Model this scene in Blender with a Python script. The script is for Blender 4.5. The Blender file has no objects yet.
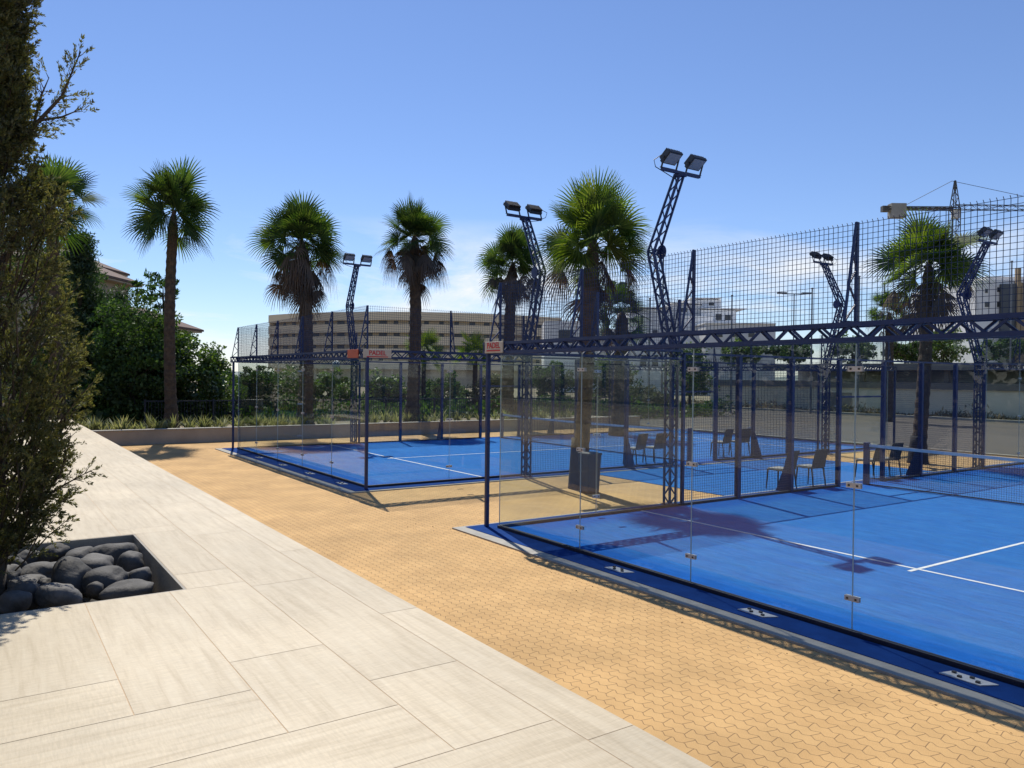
import bpy, math, random
import numpy as np
from mathutils import Vector, Matrix

S = bpy.context.scene
COL = S.collection
R = math.radians
random.seed(7)

# ------------------------------------------------------------------ camera
FPX, YAW, PIT, ROL = 773.49, 2.540763, -0.0094351, 0.0108302
CAM = Vector((10.1424, -6.7285, 2.4122))
FWD = Vector((math.cos(YAW)*math.cos(PIT), math.sin(YAW)*math.cos(PIT), math.sin(PIT)))
_r = Vector((math.sin(YAW), -math.cos(YAW), 0)); _u = _r.cross(FWD)
RGT = _r*math.cos(ROL) + _u*math.sin(ROL)
UPV = -_r*math.sin(ROL) + _u*math.cos(ROL)
FLAT = Vector((math.cos(YAW), math.sin(YAW), 0)); SIDE = Vector((math.sin(YAW), -math.cos(YAW), 0))

def at(px, py, D):
    """world point that lies D metres in front of the camera in the direction of a photo point"""
    return CAM + (FWD + RGT*((px-512)/FPX) - UPV*((py-384)/FPX))*D
def gat(px, py, z=0.0):
    d = FWD + RGT*((px-512)/FPX) - UPV*((py-384)/FPX)
    return CAM + d*((z-CAM.z)/d.z)
def base(px, D):
    p = at(px, 376, D); return Vector((p.x, p.y, 0))

cd = bpy.data.cameras.new('camera'); cam = bpy.data.objects.new('camera', cd); COL.objects.link(cam)
cd.sensor_width = 36.0; cd.lens = FPX/1024*36; cd.clip_start = .05; cd.clip_end = 3000
m = Matrix((RGT, UPV, -FWD)).transposed().to_4x4(); m.translation = CAM
cam.matrix_world = m
S.camera = cam

# ------------------------------------------------------------------ light and sky
SUN = Vector((-1.97, .56, 2.80)).normalized()
ld = bpy.data.lights.new('sun', 'SUN'); lo = bpy.data.objects.new('sun', ld); COL.objects.link(lo)
ld.energy = 4.8; ld.angle = R(.53); ld.color = (1, .945, .85)
lo.rotation_euler = SUN.to_track_quat('Z', 'Y').to_euler(); lo.location = (0, 0, 30)

W = bpy.data.worlds.new('World'); S.world = W; W.use_nodes = True
nt = W.node_tree; nt.nodes.clear()
def N(t, typ, **kw):
    n = t.nodes.new(typ)
    for k, v in kw.items():
        if k == 'inp':
            for a, b in v.items(): n.inputs[a].default_value = b
        else: setattr(n, k, v)
    return n
def L(t, a, b): t.links.new(a, b)
out = N(nt, 'ShaderNodeOutputWorld'); bg = N(nt, 'ShaderNodeBackground'); bg.inputs[1].default_value = .106
sky = N(nt, 'ShaderNodeTexSky', sky_type='NISHITA', sun_disc=False)
sky.sun_elevation = math.asin(SUN.z); sky.sun_rotation = math.atan2(SUN.x, SUN.y)
sky.altitude = 0; sky.air_density = 1.0; sky.dust_density = .05; sky.ozone_density = 3.2
tc = N(nt, 'ShaderNodeTexCoord')
sep = N(nt, 'ShaderNodeSeparateXYZ'); L(nt, tc.outputs['Generated'], sep.inputs[0])
mp = N(nt, 'ShaderNodeMapping'); mp.inputs['Scale'].default_value = (1, 1, 4.2); mp.inputs['Location'].default_value = (5.61, 6.68, 7.16)
L(nt, tc.outputs['Generated'], mp.inputs[0])
no = N(nt, 'ShaderNodeTexNoise', inp={'Scale': 3.1, 'Detail': 9, 'Roughness': .62, 'Distortion': .5}); L(nt, mp.outputs[0], no.inputs['Vector'])
r1 = N(nt, 'ShaderNodeValToRGB'); r1.color_ramp.elements[0].position = .46; r1.color_ramp.elements[1].position = .66
L(nt, no.outputs['Fac'], r1.inputs[0])
r2 = N(nt, 'ShaderNodeValToRGB')                      # clouds only in a band low over the horizon
e = r2.color_ramp.elements; e[0].position = 0; e[0].color = (.85,)*3+(1,); e[1].position = .20; e[1].color = (0, 0, 0, 1)
k = e.new(.045); k.color = (1,)*3+(1,); k = e.new(.13); k.color = (.9,)*3+(1,) 
L(nt, sep.outputs['Z'], r2.inputs[0])
mul = N(nt, 'ShaderNodeMath', operation='MULTIPLY'); L(nt, r1.outputs[0], mul.inputs[0]); L(nt, r2.outputs[0], mul.inputs[1])
mix = N(nt, 'ShaderNodeMixRGB'); mix.inputs[2].default_value = (8.6, 8.7, 8.8, 1)
L(nt, mul.outputs[0], mix.inputs[0])
tint = N(nt, 'ShaderNodeMixRGB', blend_type='MULTIPLY'); tint.inputs[0].default_value = 1; tint.inputs[2].default_value = (.89, .94, 1.13, 1)
L(nt, sky.outputs[0], tint.inputs[1]); L(nt, tint.outputs[0], mix.inputs[1]); L(nt, mix.outputs[0], bg.inputs[0]); L(nt, bg.outputs[0], out.inputs[0])

S.view_settings.view_transform = 'Standard'; S.view_settings.look = 'None'
S.view_settings.exposure = .12; S.view_settings.gamma = 1; S.view_settings.use_curve_mapping = False
S.render.engine = 'CYCLES'
S.cycles.max_bounces = 8; S.cycles.transparent_max_bounces = 40; S.cycles.use_denoising = True
S.cycles.caustics_reflective = False; S.cycles.caustics_refractive = False
S.cycles.sample_clamp_indirect = 6

# ------------------------------------------------------------------ materials
def newmat(name):
    m = bpy.data.materials.new(name); m.use_nodes = True; t = m.node_tree; t.nodes.clear()
    o = N(t, 'ShaderNodeOutputMaterial'); return m, t, o
def M(name, c1, c2=None, scale=6, rough=.6, bump=0, bscale=None, metal=0, spec=.5, lo=.35, hi=.65, island=0, objvar=0):
    """procedural surface: two colours blended by noise, optional bump and a slight tone change per loose piece"""
    m, t, o = newmat(name); b = N(t, 'ShaderNodeBsdfPrincipled'); L(t, b.outputs[0], o.inputs[0])
    b.inputs['Roughness'].default_value = rough; b.inputs['Metallic'].default_value = metal; b.inputs['Specular IOR Level'].default_value = spec
    c2 = c2 or tuple(x*.82 for x in c1)
    tcn = N(t, 'ShaderNodeTexCoord'); nz = N(t, 'ShaderNodeTexNoise', inp={'Scale': scale, 'Detail': 8, 'Roughness': .62}); L(t, tcn.outputs['Object'], nz.inputs['Vector'])
    rp = N(t, 'ShaderNodeValToRGB'); a, z = rp.color_ramp.elements
    a.position, z.position = lo, hi; a.color = (*c1, 1); z.color = (*c2, 1); L(t, nz.outputs['Fac'], rp.inputs[0])
    src = rp.outputs[0]
    if island:
        g = N(t, 'ShaderNodeNewGeometry'); h = N(t, 'ShaderNodeHueSaturation'); mr = N(t, 'ShaderNodeMapRange', inp={'To Min': 1-island, 'To Max': 1+island})
        L(t, g.outputs['Random Per Island'], mr.inputs[0]); L(t, mr.outputs[0], h.inputs['Value']); L(t, src, h.inputs['Color']); src = h.outputs[0]
    if objvar:
        g = N(t, 'ShaderNodeObjectInfo'); h = N(t, 'ShaderNodeHueSaturation'); mr = N(t, 'ShaderNodeMapRange', inp={'To Min': 1-objvar, 'To Max': 1+objvar})
        L(t, g.outputs['Random'], mr.inputs[0]); L(t, mr.outputs[0], h.inputs['Value']); L(t, src, h.inputs['Color']); src = h.outputs[0]
    L(t, src, b.inputs['Base Color'])
    if bump:
        n2 = N(t, 'ShaderNodeTexNoise', inp={'Scale': bscale or scale*6, 'Detail': 6}); L(t, tcn.outputs['Object'], n2.inputs['Vector'])
        bp = N(t, 'ShaderNodeBump', inp={'Strength': bump, 'Distance': .02}); L(t, n2.outputs['Fac'], bp.inputs['Height']); L(t, bp.outputs[0], b.inputs['Normal'])
    return m
def leafmat(name, cols, trans=.35, rough=.55, gloss=.06, patch=.9):
    m, t, o = newmat(name); g = N(t, 'ShaderNodeNewGeometry'); rp = N(t, 'ShaderNodeValToRGB')
    el = rp.color_ramp.elements; el[0].color = (*cols[0], 1); el[1].color = (*cols[-1], 1)
    for i, c in enumerate(cols[1:-1]):
        k = el.new((i+1)/(len(cols)-1)); k.color = (*c, 1)
    L(t, g.outputs['Random Per Island'], rp.inputs[0])
    d = N(t, 'ShaderNodeBsdfDiffuse'); tr = N(t, 'ShaderNodeBsdfTranslucent'); gl = N(t, 'ShaderNodeBsdfGlossy'); gl.inputs['Roughness'].default_value = rough
    gl.inputs['Color'].default_value = (.8, .85, .8, 1)
    hs = N(t, 'ShaderNodeHueSaturation', inp={'Saturation': 1.15, 'Value': 1.5})
    tcn = N(t, 'ShaderNodeTexCoord'); pn = N(t, 'ShaderNodeTexNoise', inp={'Scale': patch, 'Detail': 3}); L(t, tcn.outputs['Object'], pn.inputs['Vector'])
    pr = N(t, 'ShaderNodeMapRange', inp={'From Min': .35, 'From Max': .65, 'To Min': .62, 'To Max': 1.35}); L(t, pn.outputs['Fac'], pr.inputs[0])
    hv = N(t, 'ShaderNodeHueSaturation'); L(t, rp.outputs[0], hv.inputs['Color']); L(t, pr.outputs[0], hv.inputs['Value']); L(t, hv.outputs[0], hs.inputs['Color'])
    L(t, hv.outputs[0], d.inputs[0]); L(t, hs.outputs[0], tr.inputs[0])
    m1 = N(t, 'ShaderNodeMixShader'); m1.inputs[0].default_value = trans; L(t, d.outputs[0], m1.inputs[1]); L(t, tr.outputs[0], m1.inputs[2])
    m2 = N(t, 'ShaderNodeMixShader'); m2.inputs[0].default_value = gloss; L(t, m1.outputs[0], m2.inputs[1]); L(t, gl.outputs[0], m2.inputs[2])
    L(t, m2.outputs[0], o.inputs[0]); return m
def math2(t, op, a, b=None, clamp=False):
    n = N(t, 'ShaderNodeMath', operation=op); n.use_clamp = clamp
    for i, x in enumerate((a, b)):
        if x is None: continue
        if isinstance(x, (int, float)): n.inputs[i].default_value = x
        else: L(t, x, n.inputs[i])
    return n.outputs[0]

def glassmat(name, tint, scale=1.0):
    m, t, o = newmat(name); g = N(t, 'ShaderNodeNewGeometry')
    dt = N(t, 'ShaderNodeVectorMath', operation='DOT_PRODUCT'); L(t, g.outputs['Incoming'], dt.inputs[0]); L(t, g.outputs['Normal'], dt.inputs[1])
    c = math2(t, 'ABSOLUTE', dt.outputs['Value']); c = math2(t, 'SUBTRACT', 1, c); c = math2(t, 'POWER', c, 5)
    c = math2(t, 'MULTIPLY', c, .96*scale); c = math2(t, 'ADD', c, .034, True)
    tr = N(t, 'ShaderNodeBsdfTransparent'); tr.inputs[0].default_value = (*tint, 1)
    gl = N(t, 'ShaderNodeBsdfGlossy'); gl.inputs['Roughness'].default_value = 0.0
    mx = N(t, 'ShaderNodeMixShader'); L(t, c, mx.inputs[0]); L(t, tr.outputs[0], mx.inputs[1]); L(t, gl.outputs[0], mx.inputs[2])
    # faint film of dust on the panes
    df = N(t, 'ShaderNodeBsdfDiffuse'); df.inputs[0].default_value = (.55, .53, .48, 1)
    tcn = N(t, 'ShaderNodeTexCoord'); nz = N(t, 'ShaderNodeTexNoise', inp={'Scale': 1.6, 'Detail': 6}); L(t, tcn.outputs['Object'], nz.inputs['Vector'])
    k = math2(t, 'MULTIPLY', nz.outputs['Fac'], .006)
    m2 = N(t, 'ShaderNodeMixShader'); L(t, k, m2.inputs[0]); L(t, mx.outputs[0], m2.inputs[1]); L(t, df.outputs[0], m2.inputs[2])
    L(t, m2.outputs[0], o.inputs[0]); return m

def pavermat():
    m, t, o = newmat('yellow pavers'); b = N(t, 'ShaderNodeBsdfPrincipled', inp={'Roughness': .85, 'Specular IOR Level': .25}); L(t, b.outputs[0], o.inputs[0])
    tcn = N(t, 'ShaderNodeTexCoord'); sp = N(t, 'ShaderNodeSeparateXYZ'); L(t, tcn.outputs['Object'], sp.inputs[0])
    x, y = sp.outputs[0], sp.outputs[1]
    def tri(v, per, amp):       # triangle wave with flattened tips
        p = math2(t, 'PINGPONG', v, per/2); p = math2(t, 'SUBTRACT', p, per/4)
        p = math2(t, 'MULTIPLY', p, 1.25); p = math2(t, 'MINIMUM', p, per/4); p = math2(t, 'MAXIMUM', p, -per/4)
        return math2(t, 'MULTIPLY', p, amp/(per/4))
    yy = math2(t, 'ADD', y, tri(x, .10, .0125)); xx = math2(t, 'ADD', x, tri(y, .20, .009))
    cb = N(t, 'ShaderNodeCombineXYZ'); L(t, xx, cb.inputs[0]); L(t, yy, cb.inputs[1])
    br = N(t, 'ShaderNodeTexBrick', offset=.5, offset_frequency=2, squash=1)
    for k, v in {'Scale': 1, 'Mortar Size': .0035, 'Mortar Smooth': .3, 'Bias': 0, 'Brick Width': .20, 'Row Height': .10}.items(): br.inputs[k].default_value = v
    br.inputs['Color1'].default_value = (.545, .338, .142, 1); br.inputs['Color2'].default_value = (.585, .37, .158, 1); br.inputs['Mortar'].default_value = (.25, .155, .075, 1)
    L(t, cb.outputs[0], br.inputs['Vector'])
    nz = N(t, 'ShaderNodeTexNoise', inp={'Scale': .9, 'Detail': 10, 'Roughness': .65}); L(t, tcn.outputs['Object'], nz.inputs['Vector'])
    mr = N(t, 'ShaderNodeMapRange', inp={'From Min': .3, 'From Max': .7, 'To Min': .76, 'To Max': 1.14}); L(t, nz.outputs['Fac'], mr.inputs[0])
    n3 = N(t, 'ShaderNodeTexNoise', inp={'Scale': 160, 'Detail': 3}); L(t, tcn.outputs['Object'], n3.inputs['Vector'])
    mr3 = N(t, 'ShaderNodeMapRange', inp={'From Min': .3, 'From Max': .7, 'To Min': .88, 'To Max': 1.1}); L(t, n3.outputs['Fac'], mr3.inputs[0])
    hs = N(t, 'ShaderNodeHueSaturation'); L(t, br.outputs['Color'], hs.inputs['Color']); L(t, math2(t, 'MULTIPLY', mr.outputs[0], mr3.outputs[0]), hs.inputs['Value'])
    L(t, hs.outputs[0], b.inputs['Base Color'])
    inv = math2(t, 'SUBTRACT', 1, br.outputs['Fac']); h = math2(t, 'ADD', inv, math2(t, 'MULTIPLY', n3.outputs['Fac'], .25))
    bp = N(t, 'ShaderNodeBump', inp={'Strength': .55, 'Distance': .006}); L(t, h, bp.inputs['Height']); L(t, bp.outputs[0], b.inputs['Normal'])
    return m
def tilemat():
    """wood-look porcelain planks: streaks along the plank's own length (UV u), tone per plank"""
    m, t, o = newmat('cream stone planks'); b = N(t, 'ShaderNodeBsdfPrincipled', inp={'Roughness': .55, 'Specular IOR Level': .35}); L(t, b.outputs[0], o.inputs[0])
    uv = N(t, 'ShaderNodeTexCoord'); g = N(t, 'ShaderNodeNewGeometry')
    mp = N(t, 'ShaderNodeMapping'); mp.inputs['Scale'].default_value = (1.1, 13, 1); L(t, uv.outputs['UV'], mp.inputs[0])
    ofs = N(t, 'ShaderNodeVectorMath', operation='ADD'); L(t, mp.outputs[0], ofs.inputs[0])
    sc = N(t, 'ShaderNodeVectorMath', operation='SCALE'); sc.inputs[0].default_value = (37, 91, 13); L(t, g.outputs['Random Per Island'], sc.inputs['Scale']); L(t, sc.outputs[0], ofs.inputs[1])
    n1 = N(t, 'ShaderNodeTexNoise', inp={'Scale': 1.3, 'Detail': 9, 'Roughness': .68, 'Distortion': .35}); L(t, ofs.outputs[0], n1.inputs['Vector'])
    rp = N(t, 'ShaderNodeValToRGB'); el = rp.color_ramp.elements
    el[0].position = .28; el[0].color = (.44, .36, .238, 1); el[1].position = .75; el[1].color = (.61, .53, .385, 1); k = el.new(.5); k.color = (.548, .462, .322, 1)
    L(t, n1.outputs['Fac'], rp.inputs[0])
    mp2 = N(t, 'ShaderNodeMapping'); mp2.inputs['Scale'].default_value = (24, 3.0, 1); L(t, uv.outputs['UV'], mp2.inputs[0])   # fine saw marks across the plank
    n2 = N(t, 'ShaderNodeTexNoise', inp={'Scale': 3.4, 'Detail': 6, 'Roughness': .75}); L(t, mp2.outputs[0], n2.inputs['Vector'])
    big = N(t, 'ShaderNodeTexNoise', inp={'Scale': .8, 'Detail': 4}); L(t, uv.outputs['Object'], big.inputs['Vector'])
    mrb = N(t, 'ShaderNodeMapRange', inp={'From Min': .3, 'From Max': .7, 'To Min': .86, 'To Max': 1.07}); L(t, big.outputs['Fac'], mrb.inputs[0])
    mr = N(t, 'ShaderNodeMapRange', inp={'From Min': .3, 'From Max': .7, 'To Min': .86, 'To Max': 1.10}); L(t, n2.outputs['Fac'], mr.inputs[0])
    isl = N(t, 'ShaderNodeMapRange', inp={'To Min': .95, 'To Max': 1.05}); L(t, g.outputs['Random Per Island'], isl.inputs[0])
    hs = N(t, 'ShaderNodeHueSaturation'); L(t, rp.outputs[0], hs.inputs['Color'])
    L(t, math2(t, 'MULTIPLY', math2(t, 'MULTIPLY', mr.outputs[0], isl.outputs[0]), mrb.outputs[0]), hs.inputs['Value'])
    L(t, hs.outputs[0], b.inputs['Base Color'])
    bp = N(t, 'ShaderNodeBump', inp={'Strength': .12, 'Distance': .004}); L(t, n1.outputs['Fac'], bp.inputs['Height']); L(t, bp.outputs[0], b.inputs['Normal'])
    return m
def turfmat():
    """blue artificial turf; swept sand lies over the middle, the cleaner wall strips also stand in for sun mirrored by the glass"""
    m, t, o = newmat('blue turf'); b = N(t, 'ShaderNodeBsdfPrincipled', inp={'Roughness': .95, 'Specular IOR Level': .1}); L(t, b.outputs[0], o.inputs[0])
    tcn = N(t, 'ShaderNodeTexCoord'); sp = N(t, 'ShaderNodeSeparateXYZ'); L(t, tcn.outputs['Object'], sp.inputs[0])
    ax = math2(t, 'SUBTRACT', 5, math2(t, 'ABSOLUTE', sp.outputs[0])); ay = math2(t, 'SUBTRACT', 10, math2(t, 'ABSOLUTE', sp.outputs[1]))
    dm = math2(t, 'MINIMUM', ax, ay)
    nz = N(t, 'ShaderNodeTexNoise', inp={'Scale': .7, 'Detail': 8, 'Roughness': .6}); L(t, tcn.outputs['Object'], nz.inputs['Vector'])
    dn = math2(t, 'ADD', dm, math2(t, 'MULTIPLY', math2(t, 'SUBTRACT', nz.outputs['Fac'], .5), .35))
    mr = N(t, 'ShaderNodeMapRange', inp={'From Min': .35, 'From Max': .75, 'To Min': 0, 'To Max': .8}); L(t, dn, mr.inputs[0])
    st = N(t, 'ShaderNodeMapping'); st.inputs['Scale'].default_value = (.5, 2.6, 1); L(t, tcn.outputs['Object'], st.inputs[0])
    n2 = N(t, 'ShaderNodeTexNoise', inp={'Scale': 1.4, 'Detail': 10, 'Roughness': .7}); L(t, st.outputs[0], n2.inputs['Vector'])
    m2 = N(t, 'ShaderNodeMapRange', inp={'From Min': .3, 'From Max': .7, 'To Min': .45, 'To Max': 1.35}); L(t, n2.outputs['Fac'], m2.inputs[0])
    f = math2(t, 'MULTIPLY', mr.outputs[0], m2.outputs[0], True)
    mx = N(t, 'ShaderNodeMixRGB'); mx.inputs[1].default_value = (.007, .098, .40, 1); mx.inputs[2].default_value = (.028, .158, .43, 1); L(t, f, mx.inputs[0])  # deep blue wall strips: less sand, plus mirrored sun put into the colour
    n4 = N(t, 'ShaderNodeTexNoise', inp={'Scale': 220, 'Detail': 2}); L(t, tcn.outputs['Object'], n4.inputs['Vector'])
    m4 = N(t, 'ShaderNodeMapRange', inp={'From Min': .3, 'From Max': .7, 'To Min': .68, 'To Max': 1.3}); L(t, n4.outputs['Fac'], m4.inputs[0])
    hs = N(t, 'ShaderNodeHueSaturation'); L(t, mx.outputs[0], hs.inputs['Color'])
    n5 = N(t, 'ShaderNodeTexNoise', inp={'Scale': 5.5, 'Detail': 9, 'Roughness': .7}); L(t, st.outputs[0], n5.inputs['Vector'])
    m5 = N(t, 'ShaderNodeMapRange', inp={'From Min': .3, 'From Max': .7, 'To Min': .78, 'To Max': 1.2}); L(t, n5.outputs['Fac'], m5.inputs[0])
    L(t, math2(t, 'MULTIPLY', m4.outputs[0], m5.outputs[0]), hs.inputs['Value']); L(t, hs.outputs[0], b.inputs['Base Color'])
    bp = N(t, 'ShaderNodeBump', inp={'Strength': .4, 'Distance': .004}); L(t, n4.outputs['Fac'], bp.inputs['Height']); L(t, bp.outputs[0], b.inputs['Normal'])
    return m

navy = M('navy painted steel', (.014, .030, .115), (.010, .022, .085), 9, .45, .05, 60)
navyw = M('navy wire', (.012, .022, .075), (.010, .018, .06), 9, .5)
darkrail = M('dark rail', (.010, .014, .03), (.006, .009, .02), 5, .5)
steel = M('zinc plate', (.62, .62, .60), (.48, .48, .47), 14, .45, .05)
bolt = M('bolt', (.04, .04, .04), (.09, .08, .07), 30, .5, metal=.5)
glass = glassmat('court glass', (.95, .972, .957), 1.02)
gedge = M('glass edge', (.42, .50, .47), (.5, .56, .53), 4, .25)
pavers = pavermat(); tiles = tilemat(); turf = turfmat(); shaded_turf = M('turf with glass shadow', (.009, .055, .235), (.006, .038, .17), 3, .95, .3, 150, spec=.1)  # outer turf strip is darker: the glass wall's shadow painted into its colour
grout = M('grout', (.58, .42, .26), (.50, .36, .22), 20, .9)
concrete = M('concrete', (.37, .34, .29), (.29, .27, .23), 3, .85, .25, 40)
kerbm = M('kerb concrete', (.40, .38, .33), (.30, .29, .26), 5, .85, .2, 50)
wallm = M('rendered planter wall', (.42, .37, .30), (.35, .31, .25), 1.5, .85, .15, 30)
tanwall = M('tan wall', (.66, .55, .38), (.58, .48, .34), 1.2, .85, .1, 20)
earth = M('dry earth', (.26, .21, .14), (.16, .14, .08), .25, .95, .3, 4)
asph = M('asphalt', (.085, .070, .058), (.062, .052, .044), .6, .9, .2, 60)
white = M('white line paint', (.78, .78, .76), (.60, .62, .64), 14, .7)
tape = M('net tape', (.74, .75, .76), (.62, .63, .66), 10, .7)
netm = M('net cord', (.010, .012, .02), (.016, .018, .026), 10, .8)
blackp = M('black plastic', (.018, .019, .022), (.03, .031, .034), 8, .45, .05)
chairm = M('charcoal woven plastic', (.035, .034, .034), (.055, .053, .05), 60, .55, .3, 200)
seatm = M('pale seat cushion', (.30, .30, .29), (.24, .24, .23), 20, .8)
lens = M('floodlight lens', (.30, .33, .36), (.22, .25, .28), 30, .15)
stone = M('dark grey pebble', (.060, .058, .054), (.165, .157, .146), 4.5, .75, .45, 22, spec=.3, objvar=.35)
bark = M('bark', (.10, .075, .05), (.055, .04, .028), 9, .9, .6, 30)
palmtrunk = M('palm trunk', (.115, .075, .045), (.05, .033, .022), 7, .9, .8, 26)
palmfoot = M('dark palm foot', (.045, .042, .042), (.03, .028, .028), 8, .9, .5, 30)
creamw = M('cream wall', (.86, .76, .57), (.78, .68, .50), .5, .85)
beige = M('beige render', (.80, .66, .45), (.74, .60, .41), .25, .85)
darkwin = M('dark window', (.03, .034, .04), (.05, .052, .055), .4, .25)
dimcon = M('dim concrete', (.26, .235, .20), (.20, .18, .155), .5, .85)
whitew = M('white render', (.84, .83, .80), (.78, .77, .74), .3, .8)
greyw = M('pale grey render', (.68, .67, .65), (.60, .59, .57), .3, .8)
panel = M('slate cladding', (.075, .085, .10), (.05, .058, .07), .4, .4)
ochre = M('ochre stone column', (.36, .27, .16), (.28, .21, .13), .5, .85)
roofm = M('terracotta roof', (.15, .085, .06), (.095, .06, .048), 2.5, .85, .4, 8)
soffit = M('cream soffit', (.42, .34, .25), (.36, .29, .21), .5, .85)
signm = M('cream sign board', (.55, .50, .40), (.48, .43, .35), 8, .5)
signred = M('orange red sign board', (.50, .11, .045), (.42, .09, .04), 8, .5)
letter = M('red lettering', (.55, .03, .03), (.48, .03, .03), 8, .5)
cranem = M('crane steel', (.09, .085, .075), (.06, .055, .05), 3, .6)
ballast = M('ballast blocks', (.32, .30, .27), (.26, .25, .22), .6, .85)
pole = M('grey pole', (.20, .21, .21), (.15, .155, .16), 3, .5)
hillm = M('hazy hill scrub', (.23, .26, .24), (.18, .21, .18), .02, .95)  # pale grey green: distance haze put into the hill colour

L_jun = leafmat('juniper sprays', [(.042, .050, .014), (.085, .090, .024), (.140, .145, .040), (.17, .145, .046)], .48, patch=5)
L_pine = leafmat('pine needles', [(.020, .048, .012), (.045, .085, .022), (.08, .125, .032)], .3)
L_dark = leafmat('dark glossy leaves', [(.022, .048, .011), (.052, .098, .022), (.095, .150, .034)], .34, .6, .035)
L_mid = leafmat('mid green leaves', [(.035, .065, .012), (.07, .12, .022), (.12, .18, .04)], .4, .45, .08)
L_olive = leafmat('olive scrub leaves', [(.05, .065, .025), (.085, .10, .04), (.14, .14, .06)], .3)
L_dry = leafmat('dry scrub', [(.12, .09, .045), (.18, .14, .075), (.10, .10, .04)], .25)
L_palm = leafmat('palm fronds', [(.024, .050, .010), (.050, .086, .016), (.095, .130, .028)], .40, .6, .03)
L_palmy = leafmat('yellow green palm fronds', [(.034, .066, .011), (.085, .13, .020), (.16, .20, .040)], .42, .6, .03)  # lighter, yellower green than the other fronds
L_dead = leafmat('dead palm skirt', [(.060, .034, .020), (.095, .055, .030), (.13, .085, .048)], .2)
L_yuc = leafmat('spiky pale leaves', [(.13, .15, .055), (.22, .23, .09), (.32, .31, .14)], .35)

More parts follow.
